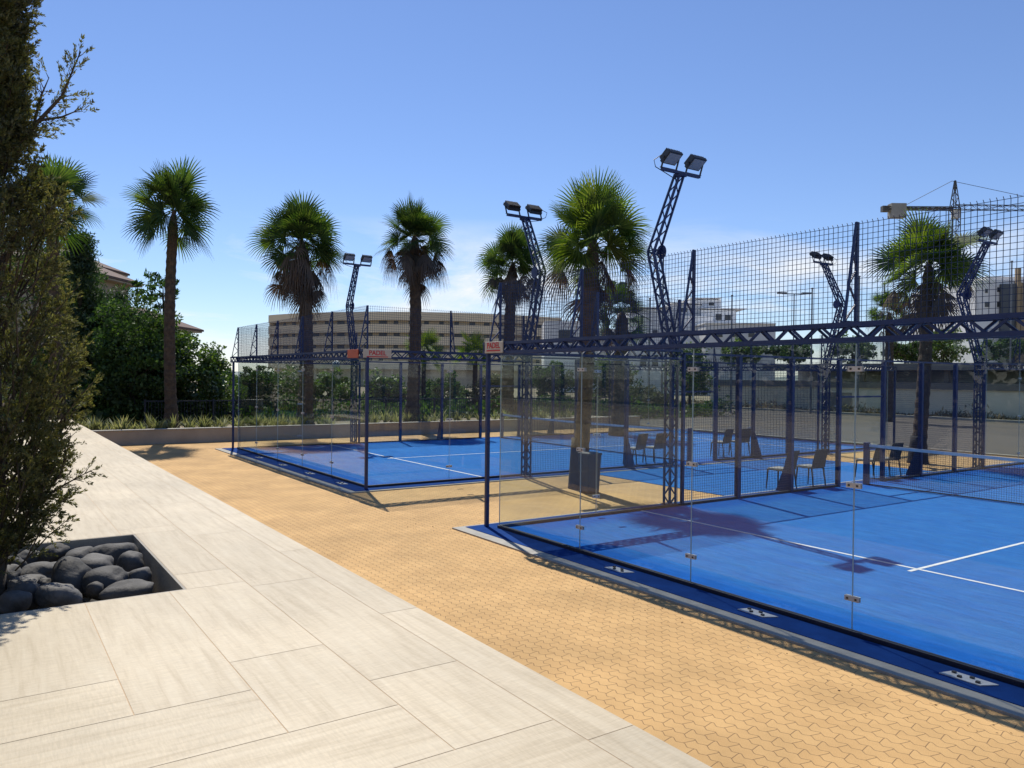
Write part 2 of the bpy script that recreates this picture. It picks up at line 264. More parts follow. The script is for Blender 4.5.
# ------------------------------------------------------------------ object helpers
def wloc(o):
    v = Vector((0, 0, 0))
    while o is not None: v += o.location; o = o.parent
    return v
def tag(o, label=None, cat=None, group=None, kind=None):
    if label: o['label'] = label
    if cat: o['category'] = cat
    if group: o['group'] = group
    if kind: o['kind'] = kind
    return o
def thing(name, label, cat, loc=(0, 0, 0), group=None):
    o = bpy.data.objects.new(name, None); COL.objects.link(o); o.location = loc; o.empty_display_size = .2
    return tag(o, label, cat, group)
class MB:
    def __init__(s): s.v = []; s.f = []; s.mi = []; s.V = []; s.F = []
    def add(s, vs, fs, mi=0):
        n = len(s.v); s.v += [tuple(v) for v in vs]; s.f += [tuple(i+n for i in f) for f in fs]; s.mi += [mi]*len(fs); return s
    def box(s, x0, x1, y0, y1, z0, z1, mi=0):
        return s.add([(x0,y0,z0),(x1,y0,z0),(x1,y1,z0),(x0,y1,z0),(x0,y0,z1),(x1,y0,z1),(x1,y1,z1),(x0,y1,z1)],
                     [(0,3,2,1),(4,5,6,7),(0,1,5,4),(1,2,6,5),(2,3,7,6),(3,0,4,7)], mi)
    def obox(s, c, a, b, h, mi=0):
        """box from a centre and three half-axis vectors"""
        c, a, b, h = map(Vector, (c, a, b, h))
        vs = [c+a*i+b*j+h*k for k in (-1, 1) for i, j in ((-1,-1),(1,-1),(1,1),(-1,1))]
        return s.add(vs, [(0,3,2,1),(4,5,6,7),(0,1,5,4),(1,2,6,5),(2,3,7,6),(3,0,4,7)], mi)
    def bar(s, a, b, w, h=None, up=(0, 0, 1), mi=0):
        a, b = Vector(a), Vector(b); d = (b-a); l = d.length
        if l < 1e-6: return s
        d /= l; up = Vector(up)
        if abs(d.dot(up)) > .98: up = Vector((1, 0, 0))
        x = d.cross(up).normalized(); y = x.cross(d)
        return s.obox((a+b)/2, x*(w/2), d*(l/2), y*((h or w)/2), mi)
    def tube(s, pts, r, n=8, mi=0, cap=True):
        pts = [Vector(p) for p in pts]; rs = r if isinstance(r, (list, tuple)) else [r]*len(pts); vs = []
        for i, p in enumerate(pts):
            d = (pts[min(i+1, len(pts)-1)]-pts[max(i-1, 0)]).normalized()
            up = Vector((0, 0, 1)) if abs(d.z) < .9 else Vector((1, 0, 0))
            x = d.cross(up).normalized(); y = d.cross(x)
            vs += [p+(x*math.cos(2*math.pi*k/n)+y*math.sin(2*math.pi*k/n))*rs[i] for k in range(n)]
        fs = [(i*n+k, i*n+(k+1) % n, (i+1)*n+(k+1) % n, (i+1)*n+k) for i in range(len(pts)-1) for k in range(n)]
        if cap: fs += [tuple(range(n)), tuple(range(len(vs)-1, len(vs)-1-n, -1))]
        return s.add(vs, fs, mi)
    def lathe(s, c, prof, n=20, mi=0):
        c = Vector(c); vs = [c+Vector((r*math.cos(2*math.pi*k/n), r*math.sin(2*math.pi*k/n), z)) for r, z in prof for k in range(n)]
        fs = [(i*n+k, i*n+(k+1) % n, (i+1)*n+(k+1) % n, (i+1)*n+k) for i in range(len(prof)-1) for k in range(n)]
        fs += [tuple(range(n-1, -1, -1)), tuple(range((len(prof)-1)*n, len(prof)*n))]
        return s.add(vs, fs, mi)
    def arr(s, V, F): s.V.append(V); s.F.append(F); return s
    def build(s, name, mat, parent=None, loc=None, smooth=False, bevel=0, uv=None):
        V = [np.array(s.v, dtype=np.float64).reshape(-1, 3)]+s.V; off = len(s.v)
        me = bpy.data.meshes.new(name)
        if s.V:
            fs = list(s.f); Fa = []
            for v, f in zip(s.V, s.F): Fa.append(f+off); off += len(v)
            A = np.concatenate(V); Fa = np.concatenate(Fa)
        else: A = V[0]; fs = s.f; Fa = None
        if loc is None and parent is None:
            mn, mx = A.min(0), A.max(0); loc = Vector(((mn[0]+mx[0])/2, (mn[1]+mx[1])/2, mn[2]))
        o0 = np.array(wloc(parent) if parent is not None else loc); A = A-o0
        if Fa is None:
            me.from_pydata(A.tolist(), [], fs)
        else:
            nv, nq = len(A), len(Fa); K = Fa.shape[1]
            small = [i for f in fs for i in f]; tot = [len(f) for f in fs]
            me.vertices.add(nv); me.vertices.foreach_set('co', A.astype(np.float32).ravel())
            me.loops.add(nq*K+len(small)); me.loops.foreach_set('vertex_index', np.concatenate([np.array(small, dtype=np.int32), Fa.astype(np.int32).ravel()]))
            lt = np.concatenate([np.array(tot, dtype=np.int32), np.full(nq, K, dtype=np.int32)]); ls = np.concatenate([[0], np.cumsum(lt)[:-1]]).astype(np.int32)
            me.polygons.add(len(lt)); me.polygons.foreach_set('loop_start', ls); me.polygons.foreach_set('loop_total', lt)
            me.update(calc_edges=True)
        mats = mat if isinstance(mat, (list, tuple)) else [mat]
        for q in mats: me.materials.append(q)
        if len(mats) > 1 and Fa is None: me.polygons.foreach_set('material_index', s.mi)
        if uv is not None:
            lay = me.uv_layers.new(name='UVMap'); lay.data.foreach_set('uv', np.array(uv, dtype=np.float32).ravel())
        if smooth: me.polygons.foreach_set('use_smooth', [True]*len(me.polygons))
        me.update()
        o = bpy.data.objects.new(name, me); COL.objects.link(o)
        if parent is not None: o.parent = parent
        else: o.location = loc
        if bevel:
            b = o.modifiers.new('bevel', 'BEVEL'); b.width = bevel; b.segments = 2; b.limit_method = 'ANGLE'
        return o
def copy_tree(o, parent=None):
    c = o.copy(); COL.objects.link(c)
    if parent is not None: c.parent = parent
    for ch in list(o.children): copy_tree(ch, c)
    return c
def struct(o): o['kind'] = 'structure'; return o

# ------------------------------------------------------------------ the ground
g = MB(); n = 40; xs = np.linspace(-900, 900, n); 
g.add([(-900, -900, -.04), (900, -900, -.04), (900, 900, -.04), (-900, 900, -.04)], [(0, 1, 2, 3)])
struct(g.build('ground', earth, loc=(0, 0, 0)))
struct(MB().box(-60, 60, 20.62, 44, -.30, -.012).build('asphalt_road', asph, loc=(0, 0, 0)))
struct(MB().box(-60, 60, 44.0, 44.35, -.2, .13).build('kerb', kerbm, loc=(0, 0, 0)))
struct(MB().box(-18.2, 16, -4.3, 20.55, -.25, 0).build('brick_pavement', pavers, loc=(0, 0, 0)))
struct(MB().box(-18.2, 30, 20.55, 20.70, -.25, .06).build('pavement_kerb', kerbm, loc=(0, 0, 0)))

# raised tile path: planks as islands over a grout bed, with the square planting pit left open
PZ = .85; PX0, PX1, PY0, PY1 = 1.92, 4.22, -7.8, -5.50
UV = []; tl = MB()
def plank(x0, x1, y0, y1, along='x'):
    gp = .0024
    for (a, b, c, d) in split_pit(x0, x1, y0, y1):
        i0 = len(tl.v); tl.add([(a+gp,c+gp,PZ),(b-gp,c+gp,PZ),(b-gp,d-gp,PZ),(a+gp,d-gp,PZ)], [(0,1,2,3)])
        q = [(a,c),(b,c),(b,d),(a,d)]
        UV.extend([(p[0], p[1]) if along == 'x' else (p[1], p[0]) for p in q])
def split_pit(x0, x1, y0, y1):
    if x1 <= PX0 or x0 >= PX1 or y1 <= PY0 or y0 >= PY1: return [(x0, x1, y0, y1)]
    o = []
    if x0 < PX0: o.append((x0, PX0, y0, y1))
    if x1 > PX1: o.append((PX1, x1, y0, y1))
    xa, xb = max(x0, PX0), min(x1, PX1)
    if y1 > PY1: o.append((xa, xb, PY1, y1))
    if y0 < PY0: o.append((xa, xb, y0, PY0))
    return [q for q in o if q[1]-q[0] > .02 and q[3]-q[2] > .02]
edges = [-4.3, -4.57, -5.09, -5.62, -6.15, -6.68, -7.21, -7.74, -8.27, -8.8, -9.33, -9.86]
offs = [5.5, 6.49, 5.85, 4.18, 5.78, 5.1, 4.4, 6.0, 5.2, 4.6, 5.9]
ends = [13.9, 7.36, 6.83, 6.28, 5.78, 5.28, 4.75, 6.0, 6.0, 6.0, 6.0]       # where each row gives way to the planks laid across
for i in range(11):
    y1, y0 = edges[i], edges[i+1]; X = offs[i]-2.1*14; X = max(X, -30)
    while X < ends[i]-.01:
        nx = min(X+2.1, ends[i]) if X+2.1 < 40 else ends[i]
        if nx-X > .02 and nx > -18.9: plank(max(X, -18.9), nx, y0, y1)
        X = nx
for i, (xa, xb, yt) in enumerate(((4.75, 5.28, -7.21), (5.28, 5.78, -6.68), (5.78, 6.28, -6.15), (6.28, 6.83, -5.62), (6.83, 7.36, -5.09), (7.36, 7.89, -4.57), (7.89, 8.42, -4.57), (8.42, 8.95, -4.57), (8.95, 9.48, -4.57), (9.48, 10.0, -4.57), (10.0, 10.53, -4.57), (10.53, 11.06, -4.57), (11.06, 11.6, -4.57), (11.6, 12.2, -4.57), (12.2, 12.9, -4.57), (12.9, 13.9, -4.57))):
    y = yt
    while y > -9.86:
        ny = max(y-2.1, -9.86); plank(xa, xb, ny, y, 'y'); y = ny
path = MB()
for a in ((-18.9, 13.9, PY1, -4.304), (-18.9, PX0, PY0, PY1), (PX1, 13.9, PY0, PY1), (-18.9, 13.9, -9.9, PY0)):
    path.box(a[0], a[1], a[2], a[3], -.2, PZ-.0015)
struct(path.build('path_base', grout, loc=(0, 0, 0)))
struct(tl.build('tile_path', tiles, loc=(0, 0, 0), uv=UV))
struct(MB().box(-18.9, 13.9, -4.302, -4.286, -.2, PZ-.03).build('path_side', kerbm, loc=(0, 0, 0)))
pit = MB()                                          # lining of the planting pit
for a in ((PX0, PX0+.02, PY0, PY1), (PX1-.02, PX1, PY0, PY1), (PX0+.02, PX1-.02, PY1-.02, PY1), (PX0+.02, PX1-.02, PY0, PY0+.02)):
    pit.box(a[0], a[1], a[2], a[3], .3, PZ-.002)
struct(pit.build('pit_lining', concrete, loc=(0, 0, 0)))
struct(MB().box(PX0+.02, PX1-.02, PY0+.02, PY1-.02, .3, .52).build('pit_soil', earth, loc=(0, 0, 0)))

# court floors
for ox in (0, -15.08):
    c = MB()
    for a in ((-.43, 10.43, -.60, -.40), (-.43, 10.43, 20.36, 20.54), (-.43, -.35, -.40, 20.36), (10.35, 10.43, -.40, 20.36)):
        c.box(ox+a[0], ox+a[1], a[2], a[3], -.15, .022)
    struct(c.build('court_kerb', kerbm, loc=(0, 0, 0)))
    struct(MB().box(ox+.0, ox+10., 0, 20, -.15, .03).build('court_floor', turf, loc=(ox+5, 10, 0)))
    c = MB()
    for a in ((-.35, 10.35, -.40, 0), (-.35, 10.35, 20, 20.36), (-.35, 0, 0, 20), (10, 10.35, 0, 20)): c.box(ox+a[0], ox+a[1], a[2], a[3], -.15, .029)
    struct(c.build('court_floor_edge', shaded_turf, loc=(0, 0, 0)))
    ln = MB()
    for y in (3.05, 16.95): ln.box(ox+.02, ox+9.98, y-.025, y+.025, .03, .034)
    ln.box(ox+4.975, ox+5.025, 2.85, 3.02, .03, .034); ln.box(ox+4.975, ox+5.025, 3.08, 16.92, .03, .034); ln.box(ox+4.975, ox+5.025, 16.98, 17.15, .03, .034)
    struct(ln.build('court_lines', white, loc=(0, 0, 0)))
struct(MB().box(-4.64, -.44, 5.9, 14.2, -.1, .012).build('turf_strip', turf, loc=(-2.5, 10, 0)))

# ------------------------------------------------------------------ court cages
def lattice(mb, a, b, ax1, ax2, chord, web, step, sides=(0, 1, 2, 3), end=True, taper=None):
    """box lattice from a to b; ax1/ax2 are half-width vectors; taper scales them at b"""
    a, b, ax1, ax2 = map(Vector, (a, b, ax1, ax2)); k1 = taper or (1, 1)
    def cor(i, t):
        p = a.lerp(b, t); s1, s2 = ((-1, -1), (1, -1), (1, 1), (-1, 1))[i % 4]
        return p+ax1*(s1*(1+(k1[0]-1)*t))+ax2*(s2*(1+(k1[1]-1)*t))
    for i in range(4): mb.bar(cor(i, 0), cor(i, 1), chord)
    n = max(2, int(round((b-a).length/step)))
    for sd in sides:
        for j in range(n):
            p, q = (sd, sd+1) if (j+sd) % 2 else (sd+1, sd)
            mb.bar(cor(p, j/n), cor(q, (j+1)/n), web)
    if end:
        for t in (0, 1):
            for sd in range(4): mb.bar(cor(sd, t), cor(sd+1, t), web)
def wire_panel(mb, p, ux, lx, z0, z1, w=.0041, sp=.05, out=None, sides=True):
    """welded wire mesh: upright and level wires as square rods"""
    p, ux = Vector(p), Vector(ux); nx = int(round(lx/sp)); nz = int(round((z1-z0)/sp)); nrm = Vector((-ux.y, ux.x, 0))
    for i in range(nx+1):
        q = p+ux*(i*lx/nx); mb.bar(q+Vector((0, 0, z0)), q+Vector((0, 0, z1)), w)
        if out is not None: mb.bar(q+Vector((0, 0, z1)), q+Vector(out)*.018+Vector((0, 0, z1+.022)), w)
    for j in range(nz+1):
        z = z0+j*(z1-z0)/nz; o = nrm*.004; mb.bar(p+o+Vector((0, 0, z)), p+o+ux*lx+Vector((0, 0, z)), w)
POSTS = (4.12, 5.7, 7.4, 9.1, 10.9, 12.6, 14.3, 15.88)
ZT0, ZT1 = 2.785, 2.925
def cage(label):
    root = thing('padel_court_cage', label, 'court cage', (0, 0, 0))
    def pane(x0, x1, y0, y1):
        mb = MB(); mb.box(x0, x1, y0, y1, .075, 2.755)
        if x1-x0 > y1-y0: mb.mi = [1, 1, 0, 1, 0, 1]
        else: mb.mi = [1, 1, 1, 0, 1, 0]
        return mb.build('glass_panel', [glass, gedge], root)
    def clamp(par, x, y, z, ax):                     # pair of bolted steel plates across a joint
        mb = MB()
        if ax == 'x': mb.box(x-.072, x+.072, y-.018, y-.007, z-.024, z+.024); mb.box(x-.072, x+.072, y+.007, y+.018, z-.024, z+.024)
        else: mb.box(x-.018, x-.007, y-.072, y+.072, z-.024, z+.024); mb.box(x+.007, x+.018, y-.072, y+.072, z-.024, z+.024)
        for s in (-1, 1):
            if ax == 'x': mb.box(x+s*.042-.009, x+s*.042+.009, y-.024, y+.024, z-.009, z+.009, 1)
            else: mb.box(x-.024, x+.024, y+s*.042-.009, y+s*.042+.009, z-.009, z+.009, 1)
        mb.build('glass_clamp', [steel, bolt], par)
    for ye in (0, 20):
        for i in range(5):
            p = pane(2*i+.004+(.01 if i == 0 else 0), 2*i+1.996-(.01 if i == 4 else 0), ye-.006, ye+.006)
            if i < 4:
                for z in (.37, 1.43, 2.52): clamp(p, 2*i+2, ye, z, 'x')
    for xe in (0, 10):
        for y0 in (0, 2, 16, 18):
            p = pane(xe-.006, xe+.006, y0+.016, y0+1.996)
            if y0 in (0, 16):
                for z in (.37, 1.43, 2.52): clamp(p, xe, y0+2, z, 'y')
    for ye, so in ((0, -1), (20, 1)):
        MB().box(0, 10, ye-.03, ye+.03, .028, .075).build('base_rail', darkrail, root, bevel=.004)
        t = MB(); y0, y1 = sorted((ye+so*.185, ye-so*.0)); yc = (y0+y1)/2
        lattice(t, (-.2, yc, (ZT0+ZT1)/2), (10.2, yc, (ZT0+ZT1)/2), (0, (y1-y0)/2, 0), (0, 0, (ZT1-ZT0)/2), .042, .021, .165)
        t.build('truss', navy, root)
        t = MB()
        wire_panel(t, (0, ye+so*.004, 0), (1, 0, 0), 10, ZT1+.03, 3.87, out=(0, so, 0)); t.build('mesh_panel', navyw, root)
        for i in range(6): fin((2*i, ye, 0), (0, so, 0), (1, 0, 0), root)
        for xe, s2 in ((0, -1), (10, 1)):
            pl = MB(); pl.box(xe+s2*.2-.03, xe+s2*.2+.03, ye+so*.1-.03, ye+so*.1+.03, .03, ZT0+.02); pl.build('corner_pole', navy, root, bevel=.006)
        for x in (3.02, 5.09, 7.13, 9.15):
            b = MB(); yy = ye+so*.21; b.add([(x-.19, yy-.07, z) for z in (.0305,)]+[(x+.12, yy-.07, .0305), (x+.20, yy+.07, .0305), (x-.15, yy+.07, .0305), (x-.19, yy-.07, .038), (x+.12, yy-.07, .038), (x+.20, yy+.07, .038), (x-.15, yy+.07, .038)], [(0, 3, 2, 1), (4, 5, 6, 7), (0, 1, 5, 4), (1, 2, 6, 5), (2, 3, 7, 6), (3, 0, 4, 7)])
            for qx in (-.12, -.05, .02, .09):
                b.box(x+qx-.014, x+qx+.014, yy+(.03 if qx in (-.12, .02) else -.03)-.014, yy+(.03 if qx in (-.12, .02) else -.03)+.014, .038, .052, 1)
            b.build('anchor_plate', [steel, bolt], root)
    for xe, so in ((0, -1), (10, 1)):
        MB().box(xe-.03, xe+.03, .031, 9.1, .028, .075).build('base_rail', darkrail, root, bevel=.004)
        MB().box(xe-.03, xe+.03, 10.9, 19.969, .028, .075).build('base_rail', darkrail, root, bevel=.004)
        for ya, yb in ((.0, 4.1), (15.9, 20.0)):
            t = MB(); x0, x1 = sorted((xe+so*.185, xe)); xc = (x0+x1)/2
            lattice(t, (xc, ya+.02, (ZT0+ZT1)/2), (xc, yb-.02, (ZT0+ZT1)/2), ((x1-x0)/2, 0, 0), (0, 0, (ZT1-ZT0)/2), .042, .021, .165)
            t.build('truss', navy, root)
            t = MB(); wire_panel(t, (xe+so*.004, ya, 0), (0, 1, 0), yb-ya, ZT1+.03, 3.87, out=(so, 0, 0)); t.build('mesh_panel', navyw, root)
        for y in (2, 4, 16, 18): fin((xe, y, 0), (so, 0, 0), (0, 1, 0), root)
        for y in POSTS:
            w = .045 if 5 < y < 15 else .03
            p = MB(); p.box(xe-w, xe+w, y-w, y+w, .03, 2.86).build('fence_post', navy, root, bevel=.006)
        for ya, yb in zip(POSTS[:-1], POSTS[1:]):
            if ya == 9.1: continue
            t = MB(); wire_panel(t, (xe, ya+.05, 0), (0, 1, 0), yb-ya-.1, .10, 2.80, sp=.0505); t.build('mesh_panel', navyw, root)
        for ya, yb in ((4.12, 15.88),):
            MB().box(xe-.02, xe+.02, ya, yb, 2.86, 2.90).build('top_rail', navy, root)
        MB().box(xe-.02, xe+.02, 9.146, 10.854, 2.02, 2.06).build('gate_header', navy, root)
        for y in (7.4, 12.6):                        # triangular outward buttress with solid foot
            t = MB(); o = Vector((so, 0, 0)); a = Vector((xe, y, 0))
            pr = [a+o*.047+Vector((0, 0, .02)), a+o*.36+Vector((0, 0, .02)), a+o*.30+Vector((0, 0, .18)), a+o*.047+Vector((0, 0, .85))]
            t.add([q+Vector((0, -.02, 0)) for q in pr]+[q+Vector((0, .02, 0)) for q in pr], [(0, 1, 2, 3), (7, 6, 5, 4), (0, 4, 5, 1), (1, 5, 6, 2), (2, 6, 7, 3), (3, 7, 4, 0)])
            t.build('buttress', navy, root)
    return root
def fin(p, out, along, root):
    """tapered lattice bracket on top of the truss that carries the upper mesh"""
    p, out = Vector(p), Vector(out); t = MB(); z0, z1 = ZT1+.02, 3.885; w = .19
    al = Vector(along)*.022
    I = lambda z: p+Vector((0, 0, z))+out*.012
    O = lambda z: p+out*(.012+w*(1-(z-z0)/(z1-z0)*.93))+Vector((0, 0, z))
    t.bar(I(z0), I(z1), .034, .026); t.bar(O(z0), O(z1), .018, .022)
    n = 6
    for i in range(n):
        a, b = z0+(z1-z0)*(i/n)**.9, z0+(z1-z0)*((i+1)/n)**.9
        if i < n-1: t.bar(I(a) if i % 2 else O(a), O(b) if i % 2 else I(b), .014, .016)
    t.bar(I(z0), O(z0), .05, .03)
    t.build('fin_bracket', navy, root)
c1 = cage('near padel court cage of clear glass panels under a navy truss')
c2 = copy_tree(c1); c2.location.x = -15.08
c2['label'] = 'farther padel court cage with its glass corner close to the planter wall'

# light towers: lattice column, knee, leaning arm, two floodlights
def tower(label):
    root = thing('light_tower', label, 'light tower', (0, 0, 0), 'floodlight towers of the courts')
    # local: +x points into the court
    c = MB(); lattice(c, (-.20, 0, .0), (-.20, 0, 2.93), (.075, 0, 0), (0, .075, 0), .034, .016, .17); c.box(-.31, -.09, -.11, .11, 0, .022); c.build('column', navy, root)
    a = MB(); lattice(a, (-.20, 0, 2.93), (-.713, 0, 4.85), (.075, 0, .02), (0, .075, 0), .034, .016, .17); a.build('lower_arm', navy, root)
    k = MB(); V = [Vector((-.58+.12*math.cos(q*math.pi/8), .078, 4.82+.14*math.sin(q*math.pi/8))) for q in range(16)]
    k.add(V+[v+Vector((0, .02, 0)) for v in V], [tuple(range(15, -1, -1)), tuple(range(16, 32))]+[(i, (i+1) % 16, 16+(i+1) % 16, 16+i) for i in range(16)])
    k.build('knee_plate', navy, root)
    u = MB(); lattice(u, (-.715, 0, 4.80), (-.06, 0, 6.18), (.075, 0, -.03), (0, .075, 0), .034, .016, .17, taper=(.75, .75)); u.build('upper_arm', navy, root)
    h = MB(); h.bar((-.02, -.50, 6.21), (-.02, .50, 6.21), .06, .05); h.bar((-.10, -.06, 6.17), (.06, .06, 6.17), .14, .05); h.build('crossbar', navy, root)
    for s in (-1, 1):
        f = MB(); cx = Vector((.05, s*.32, 6.43)); tl_ = R(38)
        d = Vector((math.sin(tl_), 0, -math.cos(tl_)))           # the way the lamp looks
        e1 = Vector((math.cos(tl_), 0, math.sin(tl_))); e2 = Vector((0, 1, 0))
        f.obox(cx, e1*.135, e2*.175, d*.035)
        for q in range(-4, 5): f.obox(cx-d*.065+e2*(q*.040), e1*.115, e2*.008, d*.035)   # cooling ribs
        fl = f.build('floodlight', blackp, root, bevel=.008)
        MB().obox(cx+d*.040, e1*.108, e2*.145, d*.006).build('lens', lens, fl)
        y = MB()
        for q in (-1, 1): y.bar(cx+e2*(q*.19), Vector((-.02, s*.32+q*.19, 6.235)), .035, .012)
        y.bar(Vector((-.02, s*.32-.215, 6.24)), Vector((-.02, s*.32+.215, 6.24)), .035, .012); y.build('yoke', blackp, fl)
    w = MB(); w.tube([(.0, -.52, 6.46), (-.12, -.60, 6.38), (-.12, -.56, 6.26), (-.05, -.4, 6.17), (-.1, -.05, 6.1)], .008, 6); w.build('cable', blackp, root)
    return root
TW = [((0, 4), 1, 'tall floodlight tower at the left side of the near court, closest to the camera'),
      ((0, 16), 1, 'floodlight tower near the right edge, leaning right in front of the white apartment block'),
      ((10, 4), -1, 'floodlight tower on the near court by the camera, outside the picture'),
      ((10, 16), -1, 'floodlight tower at the far right corner of the near court'),
      ((-5.08, 4), -1, 'floodlight tower leaning left in front of a palm above the second sign'),
      ((-5.08, 16), -1, 'floodlight tower leaning left behind the upper mesh, right of picture centre'),
      ((-15.08, 4), 1, 'slim floodlight tower rising left of the two-part sign, before the beige building'),
      ((-15.08, 16), 1, 'farthest small floodlight tower just right of the near palm trunk')]
tw0 = None
for (x, y), s, lb in TW:
    if x == 10: continue                             # stands outside the frame
    if tw0 is None: t = tw0 = tower(lb)
    else: t = copy_tree(tw0)
    t['label'] = lb; t.location = (x, y, .03); t.rotation_euler.z = 0 if s > 0 else math.pi

# nets
def net(label, ox):
    root = thing('court_net', label, 'net', (ox+5, 10, .03), 'court nets')
    for x in (.14, 9.86): MB().box(ox+x-.055, ox+x+.055, 9.945, 10.055, .03, 1.0).build('net_post', navy if True else navy, root, bevel=.008)
    t = MB(); nx = 210
    zt = lambda u: .93-.05*(1-(2*u-1)**2)
    X = lambda u: ox+.2+9.6*u
    for i in range(nx+1):
        u = i/nx; t.bar((X(u), 10, .05), (X(u), 10, zt(u)), .0035)
    for j in range(19):
        pts = [(X(u), 10.003, .05+(zt(u)-.05)*j/19) for u in (0, .25, .5, .75, 1)]
        for a, b in zip(pts[:-1], pts[1:]): t.bar(a, b, .0035)
    t.build('net_mesh', netm, root)
    t = MB(); us = [i/12 for i in range(13)]
    for a, b in zip(us[:-1], us[1:]): t.bar((X(a), 10, zt(a)), (X(b), 10, zt(b)), .014, .065)
    t.build('net_tape', tape, root)
    t = MB(); t.bar((X(0), 10, .045), (X(1), 10, .045), .02, .02); t.build('bottom_cord', netm, root)
net('white topped net across the near court', 0); net('white topped net across the farther court', -15.08)

# signs on the corners
def text(s, size, org, xd, zd, mat, parent, name='lettering', depth=.004):
    cu = bpy.data.curves.new(name, 'FONT'); cu.body = s; cu.size = size; cu.extrude = depth/2; cu.align_x = 'CENTER'; cu.align_y = 'CENTER'; cu.offset = size*.018
    tmp = bpy.data.objects.new('tmp', cu); COL.objects.link(tmp); bpy.context.view_layer.update()
    me = bpy.data.meshes.new_from_object(tmp.evaluated_get(bpy.context.evaluated_depsgraph_get())); bpy.data.objects.remove(tmp)
    xd, zd = Vector(xd), Vector(zd); nd = xd.cross(zd); mm = Matrix((xd, zd, nd)).transposed().to_4x4(); mm.translation = Vector(org)-wloc(parent)
    me.transform(mm); me.name = name; me.materials.clear(); me.materials.append(mat)
    o = bpy.data.objects.new(name, me); COL.objects.link(o); o.parent = parent; return o
sg = thing('sign', 'small cream sign with red PADEL lettering at the near court corner', 'sign', (0, -.2, 2.75))
b = MB().box(-.10, .40, -.235, -.215, 2.775, 2.95).build('board', signm, sg, bevel=.004)
text('PADEL', .125, (.15, -.2375, 2.885), (1, 0, 0), (0, 0, 1), letter, sg)
MB().box(-.04, .34, -.2395, -.2355, 2.80, 2.822).build('red_stripe', letter, sg)
sg = thing('sign', 'corner sign on the farther court, half orange red, half cream with red PADEL lettering', 'sign', (-5.08, -.2, 2.75))
MB().box(-5.62, -5.06, -.235, -.215, 2.775, 2.955).build('orange_board', signred, sg, bevel=.004)
MB().box(-4.872, -4.852, -.2, .44, 2.775, 2.955).build('board', signm, sg, bevel=.004)
text('PADEL', .135, (-4.8495, .12, 2.875), (0, 1, 0), (0, 0, 1), letter, sg)
MB().box(-4.852, -4.848, -.12, .36, 2.79, 2.81).build('red_stripe', letter, sg)

# chairs
def chair(label, group):
    root = thing('chair', label, 'chair', (0, 0, 0), group)
    # local: sitter faces -x
    t = MB(); t.box(-.22, .20, -.22, .22, .415, .445); t.build('seat', chairm, root, bevel=.01)
    t = MB(); t.box(-.20, .15, -.20, .20, .446, .468); t.build('cushion', seatm, root, bevel=.01)
    V = []; rows = 6
    for i in range(rows+1):
        z = .44+i*.07; dx = .20+.10*(i/rows)**1.3; hw = .215-.015*(i/rows)
        V += [(dx, -hw, z), (dx-.02*0+.0, hw, z), (dx+.03, hw, z), (dx+.03, -hw, z)]
    t = MB(); t.add(V, [(0, 1, 2, 3)]+[(i*4+k, (i+1)*4+k, (i+1)*4+(k+1) % 4, i*4+(k+1) % 4) for i in range(rows) for k in range(4)]+[tuple(rows*4+k for k in (3, 2, 1, 0))])
    t.build('backrest', chairm, root, bevel=.008)
    for sx, sy in ((-1, -1), (-1, 1), (1, -1), (1, 1)):
        MB().tube([(sx*.195, sy*.195, .42), (sx*.225+(.03 if sx > 0 else 0), sy*.21, 0)], [.02, .013], 8).build('leg', chairm, root)
    return root
CH = [((-.50, 7.75, .0), 2, 'charcoal chair left of its pair, nearest the camera, beside the blue fence brace', 1),
      ((-.46, 8.75, .0), -4, 'charcoal chair right of its pair, in the nearest gap before the net post', 1),
      ((-.62, 11.35, .0), 5, 'charcoal chair just past the net post, left one seen over the white net tape', 1),
      ((-.55, 12.05, .0), -6, 'charcoal chair past the net post, right one beside the leaning palm trunk', 1),
      ((-5.55, 8.15, .03), 8, 'charcoal chair left of the near court tower column, standing by the farther court fence', 1),
      ((-5.50, 8.85, .03), 0, 'charcoal chair partly hidden behind the near tower column', 1),
      ((-5.80, 12.0, .03), 6, 'charcoal chair farther back between two posts, left of the farthest pair', 1),
      ((-5.72, 12.75, .03), -5, 'charcoal chair farther back between two posts, right of the farthest pair', 1)]
ch0 = None
for p, a, lb, _ in CH:
    if ch0 is None: c = ch0 = chair(lb, 'charcoal chairs by the court fences')
    else: c = copy_tree(ch0)
    c['label'] = lb; c.location = Vector(p)+Vector((0, 0, .012 if p[2] == 0 else 0)); c.rotation_euler.z = R(a)

# litter bin beside the near palm
rt = thing('litter_bin', 'dark tapered square litter bin standing against the near palm trunk', 'bin', (-2.27, 3.77, 0))
t = MB(); 
def taper(mb, c, a0, a1, z0, z1):
    x, y = c; mb.add([(x-a0, y-a0, z0), (x+a0, y-a0, z0), (x+a0, y+a0, z0), (x-a0, y+a0, z0), (x-a1, y-a1, z1), (x+a1, y-a1, z1), (x+a1, y+a1, z1), (x-a1, y+a1, z1)],
                     [(0, 3, 2, 1), (4, 5, 6, 7), (0, 1, 5, 4), (1, 2, 6, 5), (2, 3, 7, 6), (3, 0, 4, 7)])
taper(t, (-2.27, 3.77), .145, .175, .02, .80); t.build('bin_body', blackp, rt, bevel=.012)
t = MB(); taper(t, (-2.27, 3.77), .186, .186, .80, .84); taper(t, (-2.27, 3.77), .14, .12, .841, .855); t.build('lid', chairm, rt, bevel=.008)
taper(tt := MB(), (-2.27, 3.77), .15, .15, .0, .02); tt.build('foot', blackp, rt)

